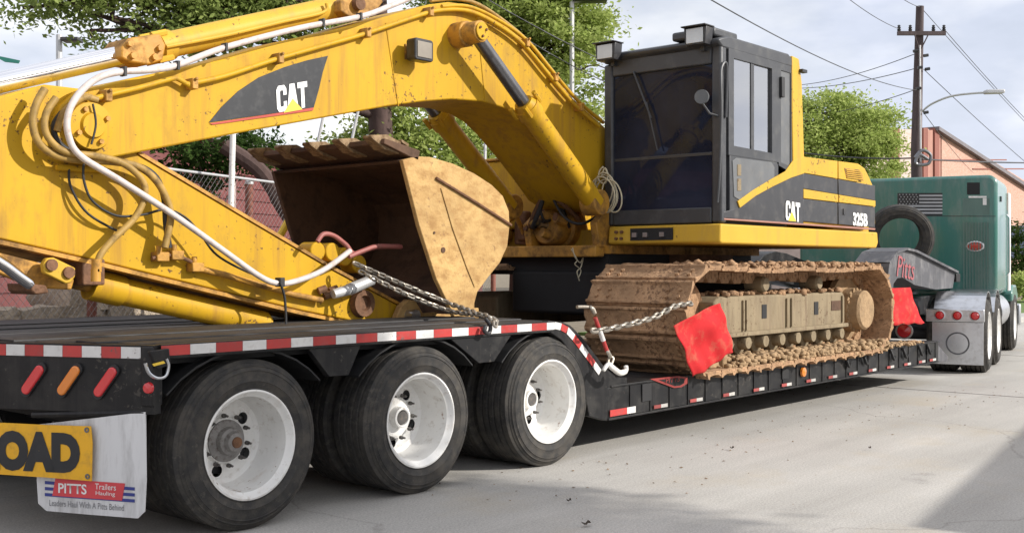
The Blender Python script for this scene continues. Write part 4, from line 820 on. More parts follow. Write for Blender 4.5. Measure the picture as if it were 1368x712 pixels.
for k in range(11):
    y0 = random.uniform(6.55, 8.1); y1 = y0+random.uniform(-.5, .5); z0 = random.uniform(1.66, 1.95)
    hose('oil_hose', [(8.75, y0, z0), (8.5, y0+random.uniform(-.1, .1), z0+random.uniform(.1, .45)), (8.45, (y0+y1)/2, z0+random.uniform(.0, .3)), (8.5, y1, z0+random.uniform(-.1, .35)), (8.85, y1, 1.9+random.uniform(0, .4))], random.choice((.014, .02, .024)), random.choice((HOSEY, HOSEY, RUBBER, RUSTY, YELD)), EX)
for k in range(7):
    y0 = random.uniform(6.5, 8.2); z0 = random.uniform(1.65, 2.0); ek('hose_fitting', MB().cyl((8.62, y0, z0), (8.5, y0+.03, z0+.03), random.uniform(.03, .05), seg=10), random.choice((YELD, RUSTY, POLISH)))
# carbody
ek('swing_bearing', MB().cyl((10.3, YC, 1.42), (10.3, YC, 1.56), .75, seg=40), RUSTY)
ek('car_body', MB().prism([(9.1, 6.05, .95), (9.5, 6.05, 1.42), (11.1, 6.05, 1.42), (11.5, 6.05, .95)], (0, 1.34, 0)), DARK, bevel=.03)
ek('belly_plate', MB().box(8.62, 8.9, 6.02, 7.42, .98, 1.40), DARK, bevel=.03)
ek('dark_gap_filler', MB().box(8.66, 11.4, 6.25, 8.25, 1.36, 1.558), DARK, smooth=0)  # added dark box that closes the bright gap under the swing frame

# ---- tracks
TZ, TRD, TX0, TX1 = .975, .43, 8.46, 11.86
SHW = 1.04
def loop_pts():
    L1 = TX1-TX0; out = []
    tot = 2*L1+2*pi*TRD; n = 42; pitch = tot/n
    for k in range(n):
        s_ = k*pitch
        if s_ < L1: x_, z_, a_ = TX1-s_, TZ+TRD, 180.0; z_ -= .035*sin(pi*s_/L1)*abs(sin(2*pi*s_/L1))
        elif s_ < L1+pi*TRD:
            t = (s_-L1)/TRD; x_, z_, a_ = TX0-TRD*sin(t), TZ+TRD*cos(t), 180+math.degrees(t)
        elif s_ < 2*L1+pi*TRD: x_, z_, a_ = TX0+(s_-L1-pi*TRD), TZ-TRD, 0.0
        else:
            t = (s_-2*L1-pi*TRD)/TRD; x_, z_, a_ = TX1+TRD*sin(t), TZ-TRD*cos(t), math.degrees(t)
        out.append((x_, z_, a_))
    return out, pitch
LP, PITCH = loop_pts()
def shoe_mesh(seed):
    rnd = random.Random(seed); b = MB(); h = PITCH*.5
    prof = [(-h*1.05, .0), (-h*1.05, -.058), (-h*.86, -.064), (-h*.70, -.046), (-h*.3, -.036), (h*.2, -.034), (h*.6, -.036), (h*.74, -.052), (h*.88, -.050), (h*.93, -.025), (h*1.02, -.02), (h*1.02, .0)]
    n = 16; k = len(prof); vs_ = []
    for j in range(n+1):
        y_ = -SHW/2+SHW*j/n
        for px, pz in prof:
            f = 0 if j in (0, n) else 1
            vs_.append((px+rnd.gauss(0, .0018), y_+rnd.gauss(0, .003)*(1 if f else 2.5), pz+(rnd.gauss(0, .0028) if pz < -.01 else 0)))
    fs_ = [(j*k+i_, j*k+(i_+1) % k, (j+1)*k+(i_+1) % k, (j+1)*k+i_) for j in range(n) for i_ in range(k)]
    fs_ += [tuple(range(k-1, -1, -1)), tuple(n*k+i_ for i_ in range(k))]
    b.add(vs_, fs_)
    for yy in (-.42, -.3, .3, .42):
        for xx in (-.3, .3): b.cyl((xx*h, yy, -.03), (xx*h, yy, -.058), .018, seg=6)
    return b.mesh('shoe', MUD, 24)
SHOES = [shoe_mesh(s_) for s_ in range(4)]
LINKM = MB().prism([(-.10, -.06, .0), (.10, -.06, .0), (.11, -.06, .05), (.06, -.06, .10), (-.06, -.06, .10), (-.11, -.06, .05)], (0, .12, 0)).mesh('track_link', MUD, 20)
def track(yc, sgn):
    T_ = part('track', EX, (10.16, yc, .52))
    for k, (x_, z_, a_) in enumerate(LP):
        M = Matrix.Translation((x_, yc, z_)) @ Matrix.Rotation(-R(a_), 4, 'Y')
        link('track_shoe', SHOES[k % 4], T_, mw=M)
        if sgn > 0: link('track_link', LINKM, T_, mw=M @ Matrix.Translation((0, -.16, 0)))
    y0 = yc-sgn*.34
    def tb(name, mb, m, **k): return ek(name, mb, m, T_, **k)
    ys, dy = (y0, .55*sgn)
    tb('track_frame', MB().prism([(8.75, ys, .86), (8.75, ys, 1.12), (8.85, ys, 1.17), (11.40, ys, 1.17), (11.46, ys, 1.12), (11.46, ys, .84), (11.42, ys, .82), (8.85, ys, .82)], (0, dy, 0)), FRAMEM, bevel=.02)
    tb('frame_ledge', MB().box(8.80, 11.44, min(ys-sgn*.05, ys), max(ys-sgn*.05, ys), .80, .84), FRAMEM, bevel=.008)
    if sgn > 0:
        for xx, ww in ((9.62, .09), (10.72, .09), (11.12, .22)):
            tb('frame_opening', MB().box(xx, xx+ww, ys-.006, ys-.001, .95 if ww < .2 else .98, 1.08), DARK if ww < .2 else RUST, smooth=0)
        for xx in (9.30, 9.24, 10.1, 10.2, 11.36): tb('frame_rib', MB().box(xx, xx+.025, ys-.02, ys-.001, .85, 1.13), FRAMEM, bevel=.003)
        for k in range(8):
            xx = 9.0+k*.335; tb('track_roller', MB().lathe([(0, .05), (.055, .05), (.065, .03), (.065, -.04), (.115, -.05), (.115, -.2)], (xx, ys+.03, .735), (0, -1, 0), 20), FRAMEM)
        for xx in (9.75, 10.9): tb('carrier_roller', MB().lathe([(0, .10), (.06, .10), (.075, .08), (.075, -.1)], (xx, ys+.12, 1.27), (0, -1, 0), 20), FRAMEM)
        tb('final_drive', MB().lathe([(0, .10), (.19, .10), (.215, .075), (.215, -.02), (.24, -.03), (.24, -.12), (.38, -.14), (.38, -.2), (0, -.2)], (TX1-.02, ys+.02, TZ-.01), (0, -1, 0), 36), MUDL, smooth=30)
        for k in range(16):
            a = 2*pi*k/16; p = Vector((TX1-.02+.225*cos(a), ys+.03, TZ-.01+.225*sin(a))); tb('drive_bolt', MB().cyl(p, p+Vector((0, .03, 0)), .022, seg=6), MUDL)
        tb('idler', MB().lathe([(0, .0), (.12, .0), (.14, -.05), (.33, -.06), (.36, -.04), (.36, -.3), (0, -.3)], (TX0, ys+.1, TZ), (0, -1, 0), 36), MUD)
        # inner lugs standing on the lower run
        for k, (x_, z_, a_) in enumerate(LP):
            if a_ == 0.0: tb('lower_track_link', MB().prism([(x_-.10, ys-.05, z_), (x_-.07, ys-.05, z_+.07+.02*(k % 3)), (x_+.05, ys-.05, z_+.085), (x_+.09, ys-.05, z_)], (0, .10, 0)), MUDL, bevel=.015)
    return T_
TRK = track(4.98+SHW/2, 1)
TRK2 = track(2*YC-4.98-SHW/2, -1)
# soil caked on the tracks and spilled along the deck edge
def lumps(name, pts, parent, m, **kw):
    b = MB(); rnd = random.Random(len(pts))
    for (c, r) in pts:
        n0 = len(b.v); fr = [(-1, -1, -1), (1, -1, -1), (1, 1, -1), (-1, 1, -1), (-1, -1, 1), (1, -1, 1), (1, 1, 1), (-1, 1, 1), (0, 0, 1.5), (0, -1.5, 0), (1.5, 0, 0), (-1.5, 0, 0), (0, 1.5, 0), (0, 0, -1.2)]
        vs_ = [(c[0]+r*x_*rnd.uniform(.4, .9)*1.3, c[1]+r*y_*rnd.uniform(.4, .9), c[2]+r*z_*rnd.uniform(.3, .7)) for x_, y_, z_ in fr]
        b.add(vs_, [(4, 5, 8), (5, 6, 8), (6, 7, 8), (7, 4, 8), (0, 1, 9), (1, 5, 9), (5, 4, 9), (4, 0, 9), (1, 2, 10), (2, 6, 10), (6, 5, 10), (5, 1, 10), (0, 4, 11), (4, 7, 11), (7, 3, 11), (3, 0, 11), (2, 3, 12), (3, 7, 12), (7, 6, 12), (6, 2, 12), (0, 3, 13), (3, 2, 13), (2, 1, 13), (1, 0, 13)])
    return b.build(name, m, parent, smooth=80, **kw)
pts = []
for k in range(1700):
    x_ = random.uniform(8.9, 12.2); pts.append(((x_, random.uniform(4.99, 5.32), random.uniform(.55, .62)), random.uniform(.012, .036)))
for k in range(420):
    x_ = random.uniform(8.7, 12.3); pts.append(((x_, random.gauss(5.06, .03), random.uniform(.50, .56)), random.uniform(.012, .035)))
lumps('caked_soil', pts, TRK, MUDL, kind='stuff')
pts = []
for k in range(800):
    x_ = random.uniform(8.5, 12.0); pts.append(((x_, random.uniform(5.0, 5.45), TZ+TRD+.035+random.uniform(-.015, .03)), random.uniform(.012, .04)))
for k in range(200):
    x_ = random.uniform(8.9, 11.4); pts.append(((x_, random.uniform(5.16, 5.5), 1.175+random.uniform(0, .02)), random.uniform(.015, .04)))
lumps('caked_soil', pts, TRK, MUD, kind='stuff')
pts = [((random.uniform(8.6, 13.6), random.gauss(5.2, .07), .53), random.uniform(.01, .03)) for k in range(500)]
lumps('spilled_soil', pts, None, MUDL, kind='stuff', label='pale dry soil spilled along the edge of the lower trailer deck', cat='soil')
# tangled wire hanging from the swing frame
hose('dangling_wire', [W(765, 330, 6.5), W(768, 342, 6.5), W(775, 350, 6.5), W(779, 343, 6.5), W(776, 356, 6.5), W(771, 362, 6.5), W(774, 374, 6.5)], .006, ROPE, EX, 5, 6)
hose('dangling_wire', [W(763, 332, 6.5), W(771, 346, 6.5), W(768, 352, 6.5), W(776, 360, 6.5), W(773, 370, 6.5)], .005, ROPE, EX, 5, 6)
# rope coil hung on the cab corner
rb = []
ROPEOBJ = thing('rope_coil', W(808, 225, 6.28), 'coil of thin pale rope hanging from the cab corner post', 'rope')
for k in range(6):
    cxp, cyp = 806+random.uniform(-6, 14), 253+random.uniform(-3, 8); rx, ry = random.uniform(10, 17), random.uniform(19, 28); tl = random.uniform(-.4, .3)
    pts = [(cxp+rx*cos(t)*cos(tl)-ry*sin(t)*sin(tl), cyp+rx*cos(t)*sin(tl)+ry*sin(t)*cos(tl)) for t in [2*pi*j/10 for j in range(10)]]
    MB().tube(spline([PV(x_, y_, Vector((8.62-.012*k, 6.3, 0)), AY) for x_, y_ in pts], 4, True), .007, 6, closed=True).build('rope_loop', ROPE, ROPEOBJ, smooth=60)
MB().tube(spline([PV(x_, y_, Vector((8.60, 6.3, 0)), AY) for x_, y_ in ((806, 222), (801, 228), (800, 240), (808, 244), (812, 234), (808, 224), (803, 236))], 5), .010, 6).build('rope_knot', ROPE, ROPEOBJ, smooth=60)

# ------------------------------------------------------------------ chains, hooks, red cloths, spare tyre
def link_mesh(L=.074, w=.046, r=.0095, m=STEEL):
    s_ = (L-w)/2; pts = [Vector((s_*sg+(w/2-r)*cos(t)*1, (w/2-r)*sin(t), 0)) for sg, a0 in ((1, -90), (-1, 90)) for t in [R(a0+30*k) for k in range(7)]]
    return MB().tube(pts, r, 6, closed=True).mesh('chain_link', m, 60)
LKM = link_mesh(); LKB = link_mesh(.088, .056, .012)
def chain(name, path, label, me=LKM, step=.052, group='load chains'):
    path = [Vector(p) for p in path]; T_ = thing(name, path[0], label, 'chain', group)
    pts = spline(path, 12); d = [0]
    for p, q in zip(pts, pts[1:]): d.append(d[-1]+(q-p).length)
    n = int(d[-1]/step); j = 0
    for k in range(n):
        s_ = (k+.5)*step
        while j < len(d)-2 and d[j+1] < s_: j += 1
        p = pts[j].lerp(pts[j+1], (s_-d[j])/max(1e-6, d[j+1]-d[j])); t = (pts[j+1]-pts[j]).normalized()
        u = t.cross(AZ).normalized() if abs(t.z) < .95 else AY; w = t.cross(u)
        a = R(45+90*(k % 2)+random.uniform(-12, 12)); uu = u*cos(a)+w*sin(a); ww = t.cross(uu)
        link('chain_link', me, T_, mw=Matrix.Translation(p) @ Matrix((t, uu, ww)).transposed().to_4x4())
    return T_
def hookobj(name, pts, r, m, label, cat='hook'):
    return MB().tube(spline(pts, 5), r, 10).build(name, m, None, smooth=60, label=label, cat=cat)
chain('load_chain', [W(472, 350, 6.28), W(540, 380, 5.98), W(600, 404, 5.78), W(658, 427, 5.08), W(654, 438, 5.06)], 'upper strand of the steel chain running from the stick to the deck rail')
chain('load_chain', [W(480, 361, 6.24), W(540, 391, 5.92), W(600, 414, 5.74), W(645, 420, 5.2), W(662, 428, 5.07), W(666, 436, 5.05)], 'lower strand of the steel chain running below the bucket lip to the deck rail')
hookobj('grab_hook', [W(648, 424, 5.06), W(655, 434, 5.05), W(653, 444, 5.05), W(647, 441, 5.05), W(649, 434, 5.05)], .014, BLACK, 'dark grab hook holding the bucket chain to the deck rail')
chain('load_chain', [W(790, 441, 4.99), W(815, 438, 4.97), W(870, 424, 4.94), W(902, 408, 4.93), W(928, 404, 4.95)], 'heavier chain stretched across the track front toward the red cloth', LKB, .064)
# binder with red tape and big hook
chain('binder_chain', [W(789, 409, 5.0), W(794, 418, 5.0), W(797, 424, 5.0)], 'short chain piece above the red taped binder rod', LKB, .064)
BD = thing('chain_binder', W(800, 440, 5.0), 'red taped load binder rod standing at the riser corner', 'binder')
MB().tube([W(795, 423, 5.0), W(803, 446, 4.99), W(811, 468, 4.98)], .016, 10).build('binder_rod', REDT, BD)
MB().tube([W(801, 440, 4.985), W(806, 454, 4.98)], .0185, 10).build('binder_sleeve', WHT, BD)
chain('binder_chain', [W(811, 467, 4.98), W(816, 478, 4.97), W(812, 488, 4.97)], 'short chain piece joining the binder rod to the white hook', LKB, .06)
hookobj('tow_hook', [W(806, 494, 4.97), W(812, 486, 4.96), W(818, 490, 4.95), W(828, 497, 4.94), W(836, 494, 4.94), W(836, 487, 4.94)], [.012]+[.016]*5+[.022]*14+[.018]*5+[.010], RIM, 'pale open tow hook at the foot of the binder on the riser')
hookobj('small_hook', [W(771, 409, 5.02), W(783, 409, 5.02), W(792, 411, 5.01), W(795, 418, 5.0)], .013, STEEL, 'small steel hook end beside the track at the top of the binder chain')

def clothsheet(name, corners, label, nx=16, ny=20, amp=.02, seed=1):
    rnd = random.Random(seed); a, b, c, d = [Vector(p) for p in corners]   # tl, tr, br, bl
    n_ = ((b-a).cross(d-a)).normalized(); n_ = n_ if n_.y < 0 else -n_
    ph = [rnd.uniform(0, 6) for _ in range(6)]; vs_ = []
    for j in range(ny+1):
        for i_ in range(nx+1):
            u, v = i_/nx, j/ny; p = a.lerp(b, u).lerp(d.lerp(c, u), v)
            p = p+n_*amp*(sin(5*u+3*v+ph[0])+.6*sin(9*u-4*v+ph[1])+.5*sin(13*v+2*u+ph[2])+.35*sin(23*u+ph[4])*v)
            if j == ny: p = p+(d-a).normalized()*.012*sin(17*u+ph[3])
            vs_.append(p)
    fs_ = [(j*(nx+1)+i_, j*(nx+1)+i_+1, (j+1)*(nx+1)+i_+1, (j+1)*(nx+1)+i_) for j in range(ny) for i_ in range(nx)]
    o_ = MB().add(vs_, fs_).build(name, CLOTH, None, smooth=60, recalc=False, label=label, cat='flag'); s_ = o_.modifiers.new('thick', 'SOLIDIFY'); s_.thickness = .004
    return o_
clothsheet('warning_cloth', [W(896, 434, 4.95), W(963, 404, 4.88), W(977, 468, 4.89), W(929, 503, 4.93)], 'bright red warning cloth tied over the near track front', 24, 28, .02, 3)
clothsheet('warning_cloth', [W(1191, 384, 5.35), W(1214, 383, 5.35), W(1235, 431, 5.33), W(1190, 433, 5.33)], 'smaller red warning cloth hanging under the gooseneck', 10, 14, .012, 5)
sc_ = W(1203, 318, 6.15)
SPT = thing('spare_tyre', sc_+Vector((0, 0, -.5)), 'large black spare tyre standing on the gooseneck behind the truck', 'tyre')
Ms = Matrix.Translation(sc_) @ Matrix.Rotation(R(-62), 4, 'Z') @ Matrix.Rotation(R(8), 4, 'X') @ Matrix.Scale(.98, 4)
link('tyre_body', TYM, SPT, mw=Ms)

# ------------------------------------------------------------------ green tractor truck (its own yaw)
TO = Vector((15.3, 4.95, 0)); TYW = R(12.5); TF = Vector((cos(TYW), sin(TYW), 0)); TL = Vector((-sin(TYW), cos(TYW), 0))
TK = thing('tractor_truck', TO+TL*1.4+TF*2, 'green sleeper tractor truck with chrome mud flaps pulling the trailer', 'truck')
MT = Matrix.Translation(TO) @ Matrix.Rotation(TYW, 4, 'Z')
def tk(name, mb, m, parent=TK, bevel=0, smooth=35):
    mb.v = [tuple(MT @ Vector(v)) for v in mb.v]; return mb.build(name, m, parent, bevel=bevel, smooth=smooth)
WTK = 2.95
for s_, y_ in ((1, .0), (-1, WTK)):
    for lx in (.62, 1.98):
        pos = MT @ Vector((lx, y_+s_*.012, .5)); wheel(TK, pos, TYW if s_ > 0 else TYW+pi, 1, .7, scale=1.07)
        pos = MT @ Vector((lx, y_+s_*.40, .5)); wheel(TK, pos, TYW if s_ > 0 else TYW+pi, None, .7, scale=1.07)
    pos = MT @ Vector((5.25, y_+s_*.03, .5)); wheel(TK, pos, TYW if s_ > 0 else TYW+pi, 0, .3, scale=1.07)
for lx in (.62, 1.98, 5.25): tk('axle', MB().cyl((lx, .3, .5), (lx, WTK-.3, .5), .08), DARK)
for y_ in (.95, 1.85): tk('frame_rail', MB().box(-.15, 6.6, y_, y_+.1, .75, 1.0), BLACK, bevel=.01)
tk('fifth_wheel', MB().lathe([(0, .06), (.48, .06), (.5, .03), (.5, 0), (0, 0)], (.9, WTK/2, 1.05), (0, 0, 1), 32), BLACK)
for y0 in (.02, WTK-.66):
    tk('mud_flap', MB().box(-.012, .0, y0, y0+.64, .14, .70), POLISH, bevel=.003)
    tk('flap_emblem', MB().lathe([(.13, 0), (.15, .004), (.15, .0)], (-.012, y0+.32, .42), (-1, 0, 0), 32), GREYP)
    bar = tk('light_bar', MB().box(-.03, .06, y0-.01, y0+.72, .705, .875), POLISH, bevel=.012)
    for k in range(3):
        tk('tail_lamp', MB().lathe([(0, .022), (.04, .02), (.055, 0)], (-.032, y0+.10+k*.22, .79), (-1, 0, 0), 24), LENSR, bar)
        tk('lamp_bezel', MB().lathe([(.055, 0), (.072, .0), (.072, .012), (.057, .014)], (-.031, y0+.10+k*.22, .79), (-1, 0, 0), 24, closed=True), POLISH, bar)
    for lx in (.62, 1.98):
        b = MB(); ar = [(lx+.59*cos(R(t)), .5+.59*sin(R(t))) for t in range(25, 160, 9)]
        for p, q in zip(ar, ar[1:]): b.prism([(p[0], y0, p[1]), (q[0], y0, q[1]), (q[0], y0, q[1]+.012), (p[0], y0, p[1]+.012)], (0, .64, 0))
        tk('fender', b, POLISH, smooth=60)
def rbox(x0, x1, y0, y1, z0, z1, r, n=6):
    pr = [(y0, z0), (y1, z0)]
    pr += [(y1-r+r*cos(R(90*k/n)), z1-r+r*sin(R(90*k/n))) for k in range(n+1)]+[(y0+r-r*sin(R(90*k/n)), z1-r+r*cos(R(90*k/n))) for k in range(n+1)]
    return MB().prism([(x0, a, b_) for a, b_ in pr], (x1-x0, 0, 0))
SLP = tk('sleeper', rbox(2.06, 3.75, .03, WTK, 1.06, 2.80, .14), GREEN, bevel=.05)
CBT = tk('truck_cab', rbox(3.76, 5.0, .12, WTK-.09, 1.0, 2.55, .2), GREEN, bevel=.05)
tk('cab_windshield', MB().prism([(5.01, .3, 1.75), (5.01, WTK-.27, 1.75), (4.9, WTK-.35, 2.42), (4.9, .38, 2.42)], (.03, 0, .01)), GLASS, CBT)
tk('cab_side_window', MB().box(4.1, 4.75, .112, .118, 1.8, 2.35), GLASS, CBT)
tk('hood', MB().prism([(5.0, .45, 1.75), (6.9, .55, 1.5), (6.95, .55, .7), (5.0, .45, .7)], (0, WTK-1.0, 0)), GREEN, bevel=.08)
tk('front_bumper', MB().box(6.9, 7.05, .05, WTK-.05, .35, .75), POLISH, bevel=.03)
tk('front_fender', MB().prism([(4.75, .03, 1.0), (4.9, .03, 1.12), (5.6, .03, 1.12), (5.95, .03, .95), (5.95, .03, .85), (4.75, .03, .85)], (0, .5, 0)), GREEN, bevel=.03)
tk('fuel_tank', MB().cyl((2.9, .33, .72), (4.3, .33, .72), .3, seg=28), POLISH)
tk('side_extender', MB().box(3.70, 4.05, .0, .026, 1.05, 2.62), RIM, bevel=.008)
tk('grab_handle', MB().tube([(3.2, .0, 1.3), (3.2, -.04, 1.35), (3.2, -.04, 2.2), (3.2, .0, 2.25)], .014, 8), POLISH)
tk('side_marker', MB().box(2.5, 2.6, .012, .03, 2.42, 2.5), BLACK, SLP)
tk('exhaust_stack', MB().cyl((3.9, WTK-.12, 1.0), (3.9, WTK-.12, 2.78), .07, seg=18), POLISH)
# sleeper back details: measured on its back plane
BC = MT @ Vector((2.06, 0, 0))
def bk2(px, py, out=0.0): return PV(px, py, BC-TF*out, TL)
def backplate(name, pts, m, out, th=.004, parent=SLP): return MB().prism([bk2(x_, y_, out) for x_, y_ in pts], -TF*th).build(name, m, parent, smooth=0)
backplate('seam', [(1172, 287.0), (1330, 287.6), (1330, 288.4), (1172, 287.8)], BLACK, .001, .002)
backplate('vent_recess', [(1292, 243), (1309, 243), (1309, 259), (1292, 259)], DARK, .002)
backplate('vent_trim', [(1294, 261), (1318, 261), (1318, 263.5), (1294, 263.5)], RIM, .003); backplate('vent_trim', [(1313, 264), (1318, 264), (1318, 273), (1313, 273)], RIM, .003)
FB = backplate('flag_decal', [(1199, 257), (1259, 257), (1259, 287), (1199, 287)], DECAL, .002, .001)
STR = mat('flag_grey_stripe', (.40, .41, .42), .5, var=.08)
for k in range(6):
    yy = 257+30*(2*k+1)/13; y2 = 257+30*(2*k+2)/13; backplate('flag_stripe', [(1228 if k < 3 else 1199, yy), (1259, yy), (1259, y2), (1228 if k < 3 else 1199, y2)], STR, .0035, .001, FB)
STM = None
for r_ in range(5):
    for c_ in range(6):
        cx_, cy_ = 1202+c_*4.4+(r_ % 2)*1.6, 259.2+r_*3.1
        pts = [(cx_+(1.15 if k % 2 == 0 else .5)*sin(k*pi/5), cy_-(1.15 if k % 2 == 0 else .5)*cos(k*pi/5)) for k in range(10)]
        backplate('flag_star', pts, STR, .0035, .001, FB)
em = bk2(1303, 328, .002)
MB().lathe([(0, .012), (.085, .010), (.10, 0)], (0, 0, 0), (0, 0, 1), 28).build('emblem', DECR, SLP).matrix_basis = Matrix.Translation(em) @ Matrix((TL, AZ, -TF)).transposed().to_4x4() @ Matrix.Diagonal((1.1, .62, 1, 1))
MB().lathe([(.095, 0), (.12, .0), (.12, .01), (.097, .012)], (0, 0, 0), (0, 0, 1), 28, closed=True).build('emblem_ring', POLISH, SLP).matrix_basis = Matrix.Translation(em) @ Matrix((TL, AZ, -TF)).transposed().to_4x4() @ Matrix.Diagonal((1.1, .66, 1, 1))
for k in range(9):
    x_ = 1287+k*4.0; backplate('dusty_rib', [(x_, 296), (x_+1.6, 296), (x_+1.6, 386), (x_, 386)], mat('dusty_green', (.10, .165, .14), .6, var=.2, streak=6), .001, .012)
backplate('dusty_rib_panel', [(1286, 264), (1322, 264), (1322, 286), (1286, 286)], MATS['dusty_green'], .0006, .001)

# ------------------------------------------------------------------ trees
def tree(name, base, trunk_r, top, blobs, nclump, nleaf, lsize, lm, label, seed, trunk_px=None, clump_r=.45, flat=.6):
    rnd = random.Random(seed); base = Vector(base); T_ = thing(name, base, label, 'tree')
    top = Vector(top); tp_ = [base, base.lerp(top, .33)+Vector((rnd.uniform(-.1, .1), rnd.uniform(-.1, .1), 0)), base.lerp(top, .66)+Vector((rnd.uniform(-.15, .15), rnd.uniform(-.15, .15), 0)), top]
    sp2 = spline(tp_, 6); MB().tube(sp2, [trunk_r*(1-.62*i_/len(sp2)) for i_ in range(len(sp2))], 12).build('trunk', BARK, T_, smooth=60)
    cl = []; lim = MB()
    wts = [b_[1][0]*b_[1][1]*b_[1][2] for b_ in blobs]
    for k in range(nclump):
        c, r = rnd.choices(blobs, wts)[0]
        while True:
            v = Vector((rnd.uniform(-1, 1), rnd.uniform(-1, 1), rnd.uniform(-1, 1)))
            if .35 < v.length < 1: break
        cl.append(Vector(c)+Vector((v.x*r[0], v.y*r[1], v.z*r[2])))
    for c, r in blobs:
        s0 = sp2[rnd.randrange(len(sp2)//2, len(sp2))]; c = Vector(c); mid = s0.lerp(c, .5)+Vector((rnd.uniform(-.3, .3), rnd.uniform(-.3, .3), rnd.uniform(0, .4)))
        pts = spline([s0, mid, c], 5); lim.tube(pts, [trunk_r*.26*(1-.75*i_/len(pts)) for i_ in range(len(pts))], 7)
    for c in cl[::2]:
        b_ = min(blobs, key=lambda b_: (Vector(b_[0])-c).length); s0 = Vector(b_[0]); pts = spline([s0, s0.lerp(c, .5)+Vector((0, 0, rnd.uniform(-.1, .3))), c], 3); lim.tube(pts, [trunk_r*.10*(1-.7*i_/len(pts)) for i_ in range(len(pts))], 5)
    lim.build('limbs', BARK, T_, smooth=60)
    vs_, fs_ = [], []
    for c in cl:
        cr = clump_r*rnd.uniform(.6, 1.4); n_ = int(nleaf*rnd.uniform(.6, 1.4))
        for k in range(n_):
            p = c+Vector((rnd.gauss(0, cr*.55), rnd.gauss(0, cr*.55), rnd.gauss(0, cr*.55*flat)))
            a = Vector((rnd.gauss(0, 1), rnd.gauss(0, 1), rnd.gauss(0, .6))).normalized(); b_ = a.orthogonal().normalized(); b_ = (Matrix.Rotation(rnd.uniform(0, 6.28), 3, a) @ b_)
            L = lsize*rnd.uniform(.6, 1.4); o_ = len(vs_)
            vs_ += [p, p+a*L*.5+b_*L*.24, p+a*L, p+a*L*.5-b_*L*.24]; fs_.append((o_, o_+1, o_+2, o_+3))
    MB().add(vs_, fs_).build('crown', lm, T_, smooth=0, recalc=False)
    return T_
def B(px, py, d, rx, ry, rz): return (CD(px, py, d), (rx, ry, rz))
def gbase(px, d): p = CD(px, 355, d); return (p.x, p.y, 0)
tree('shade_tree', gbase(522, 21), .34, CD(505, -40, 21), [B(120, -25, 19, 1.0, 1.0, .55), B(210, 0, 19, 1.1, 1.1, .8), B(305, -5, 19.5, 1.2, 1.2, 1.0), B(400, -20, 20, 1.2, 1.2, .8), B(50, -2, 18, .55, .55, .25), B(150, 22, 18.5, .7, .7, .5), B(235, 28, 19, .8, .8, .55), B(330, 25, 19.3, .9, .9, .5), B(120, 40, 18.5, .3, .3, .22), B(200, 50, 18.6, .5, .5, .25), B(285, 40, 19, .6, .6, .3), B(380, 15, 19.3, .7, .7, .35), B(95, 5, 18.3, .6, .6, .3), B(30, 10, 18, .35, .35, .15), B(330, -80, 20, 2.2, 2.2, 1.0), B(150, -110, 19, 2.0, 2.0, .9), B(500, -90, 21, 2.0, 2.0, 1.0)], 380, 190, .105, LEAF1, 'broad shade tree with dark trunk whose boughs hang over the boom', 3, clump_r=.42)
tree('feathery_tree', gbase(690, 25), .20, CD(700, 60, 25), [B(640, 40, 25, 1.3, 1.3, 1.1), B(720, 40, 24.5, 1.4, 1.4, 1.3), B(770, 95, 24.5, .9, .9, .9), B(690, 110, 25, 1.3, 1.3, 1.0), B(790, 45, 25, .55, .55, .5), B(600, 10, 25, 1.0, 1.0, .8), B(700, -30, 25, 1.8, 1.8, 1.0), B(740, 150, 25, .9, .9, .6), B(795, 150, 25, .45, .45, .6)], 270, 270, .105, LEAF2, 'bright feathery green tree standing behind the boom and cab', 5, clump_r=.42, flat=.35)
tree('low_green_tree', gbase(560, 23), .12, CD(560, 190, 23), [B(520, 175, 22, 1.1, 1.1, .7), B(600, 190, 22, 1.0, 1.0, .8), B(570, 230, 22, 1.3, 1.3, .7), B(650, 215, 23, .9, .9, .7), B(470, 205, 22, .8, .8, .5)], 110, 200, .10, LEAF2, 'low leafy tree seen under the boom arch above the bucket', 8, clump_r=.38)
tree('dark_bush_tree', gbase(270, 14.6), .06, CD(275, 235, 14.6), [B(250, 205, 14.6, .45, .45, .25), B(285, 215, 14.6, .45, .45, .3), B(330, 205, 14.8, .4, .4, .3)], 34, 110, .08, LEAF3, 'dark small tree with a leaning stem beside the maroon building', 9, clump_r=.22)
tree('roadside_tree', gbase(1140, 46), .28, CD(1140, 170, 46), [B(1110, 150, 46, 1.5, 1.5, 1.0), B(1150, 165, 46, 1.6, 1.6, 1.2), B(1168, 195, 46, 1.1, 1.1, .9), B(1080, 170, 45, 1.3, 1.3, 1.2), B(1120, 200, 46, 2.0, 2.0, 1.0), B(1060, 195, 45, 1.5, 1.5, 1.2), B(1150, 225, 46, 1.5, 1.5, .7), B(1120, 260, 46, 2.2, 2.2, 1.0)], 240, 210, .15, LEAF2, 'rounded green tree behind the excavator engine hood', 11, clump_r=.6, flat=.45)
b_ = MB().tube(spline([CD(300, 195, 14.2), CD(345, 225, 14.2), CD(372, 262, 14.2), CD(396, 300, 14.2)], 5), [.10]*10+[.12]*6, 10)
b_.build('leaning_trunk', BARK, None, label='leaning dark tree limb between the fence pole and the bucket', cat='tree limb')

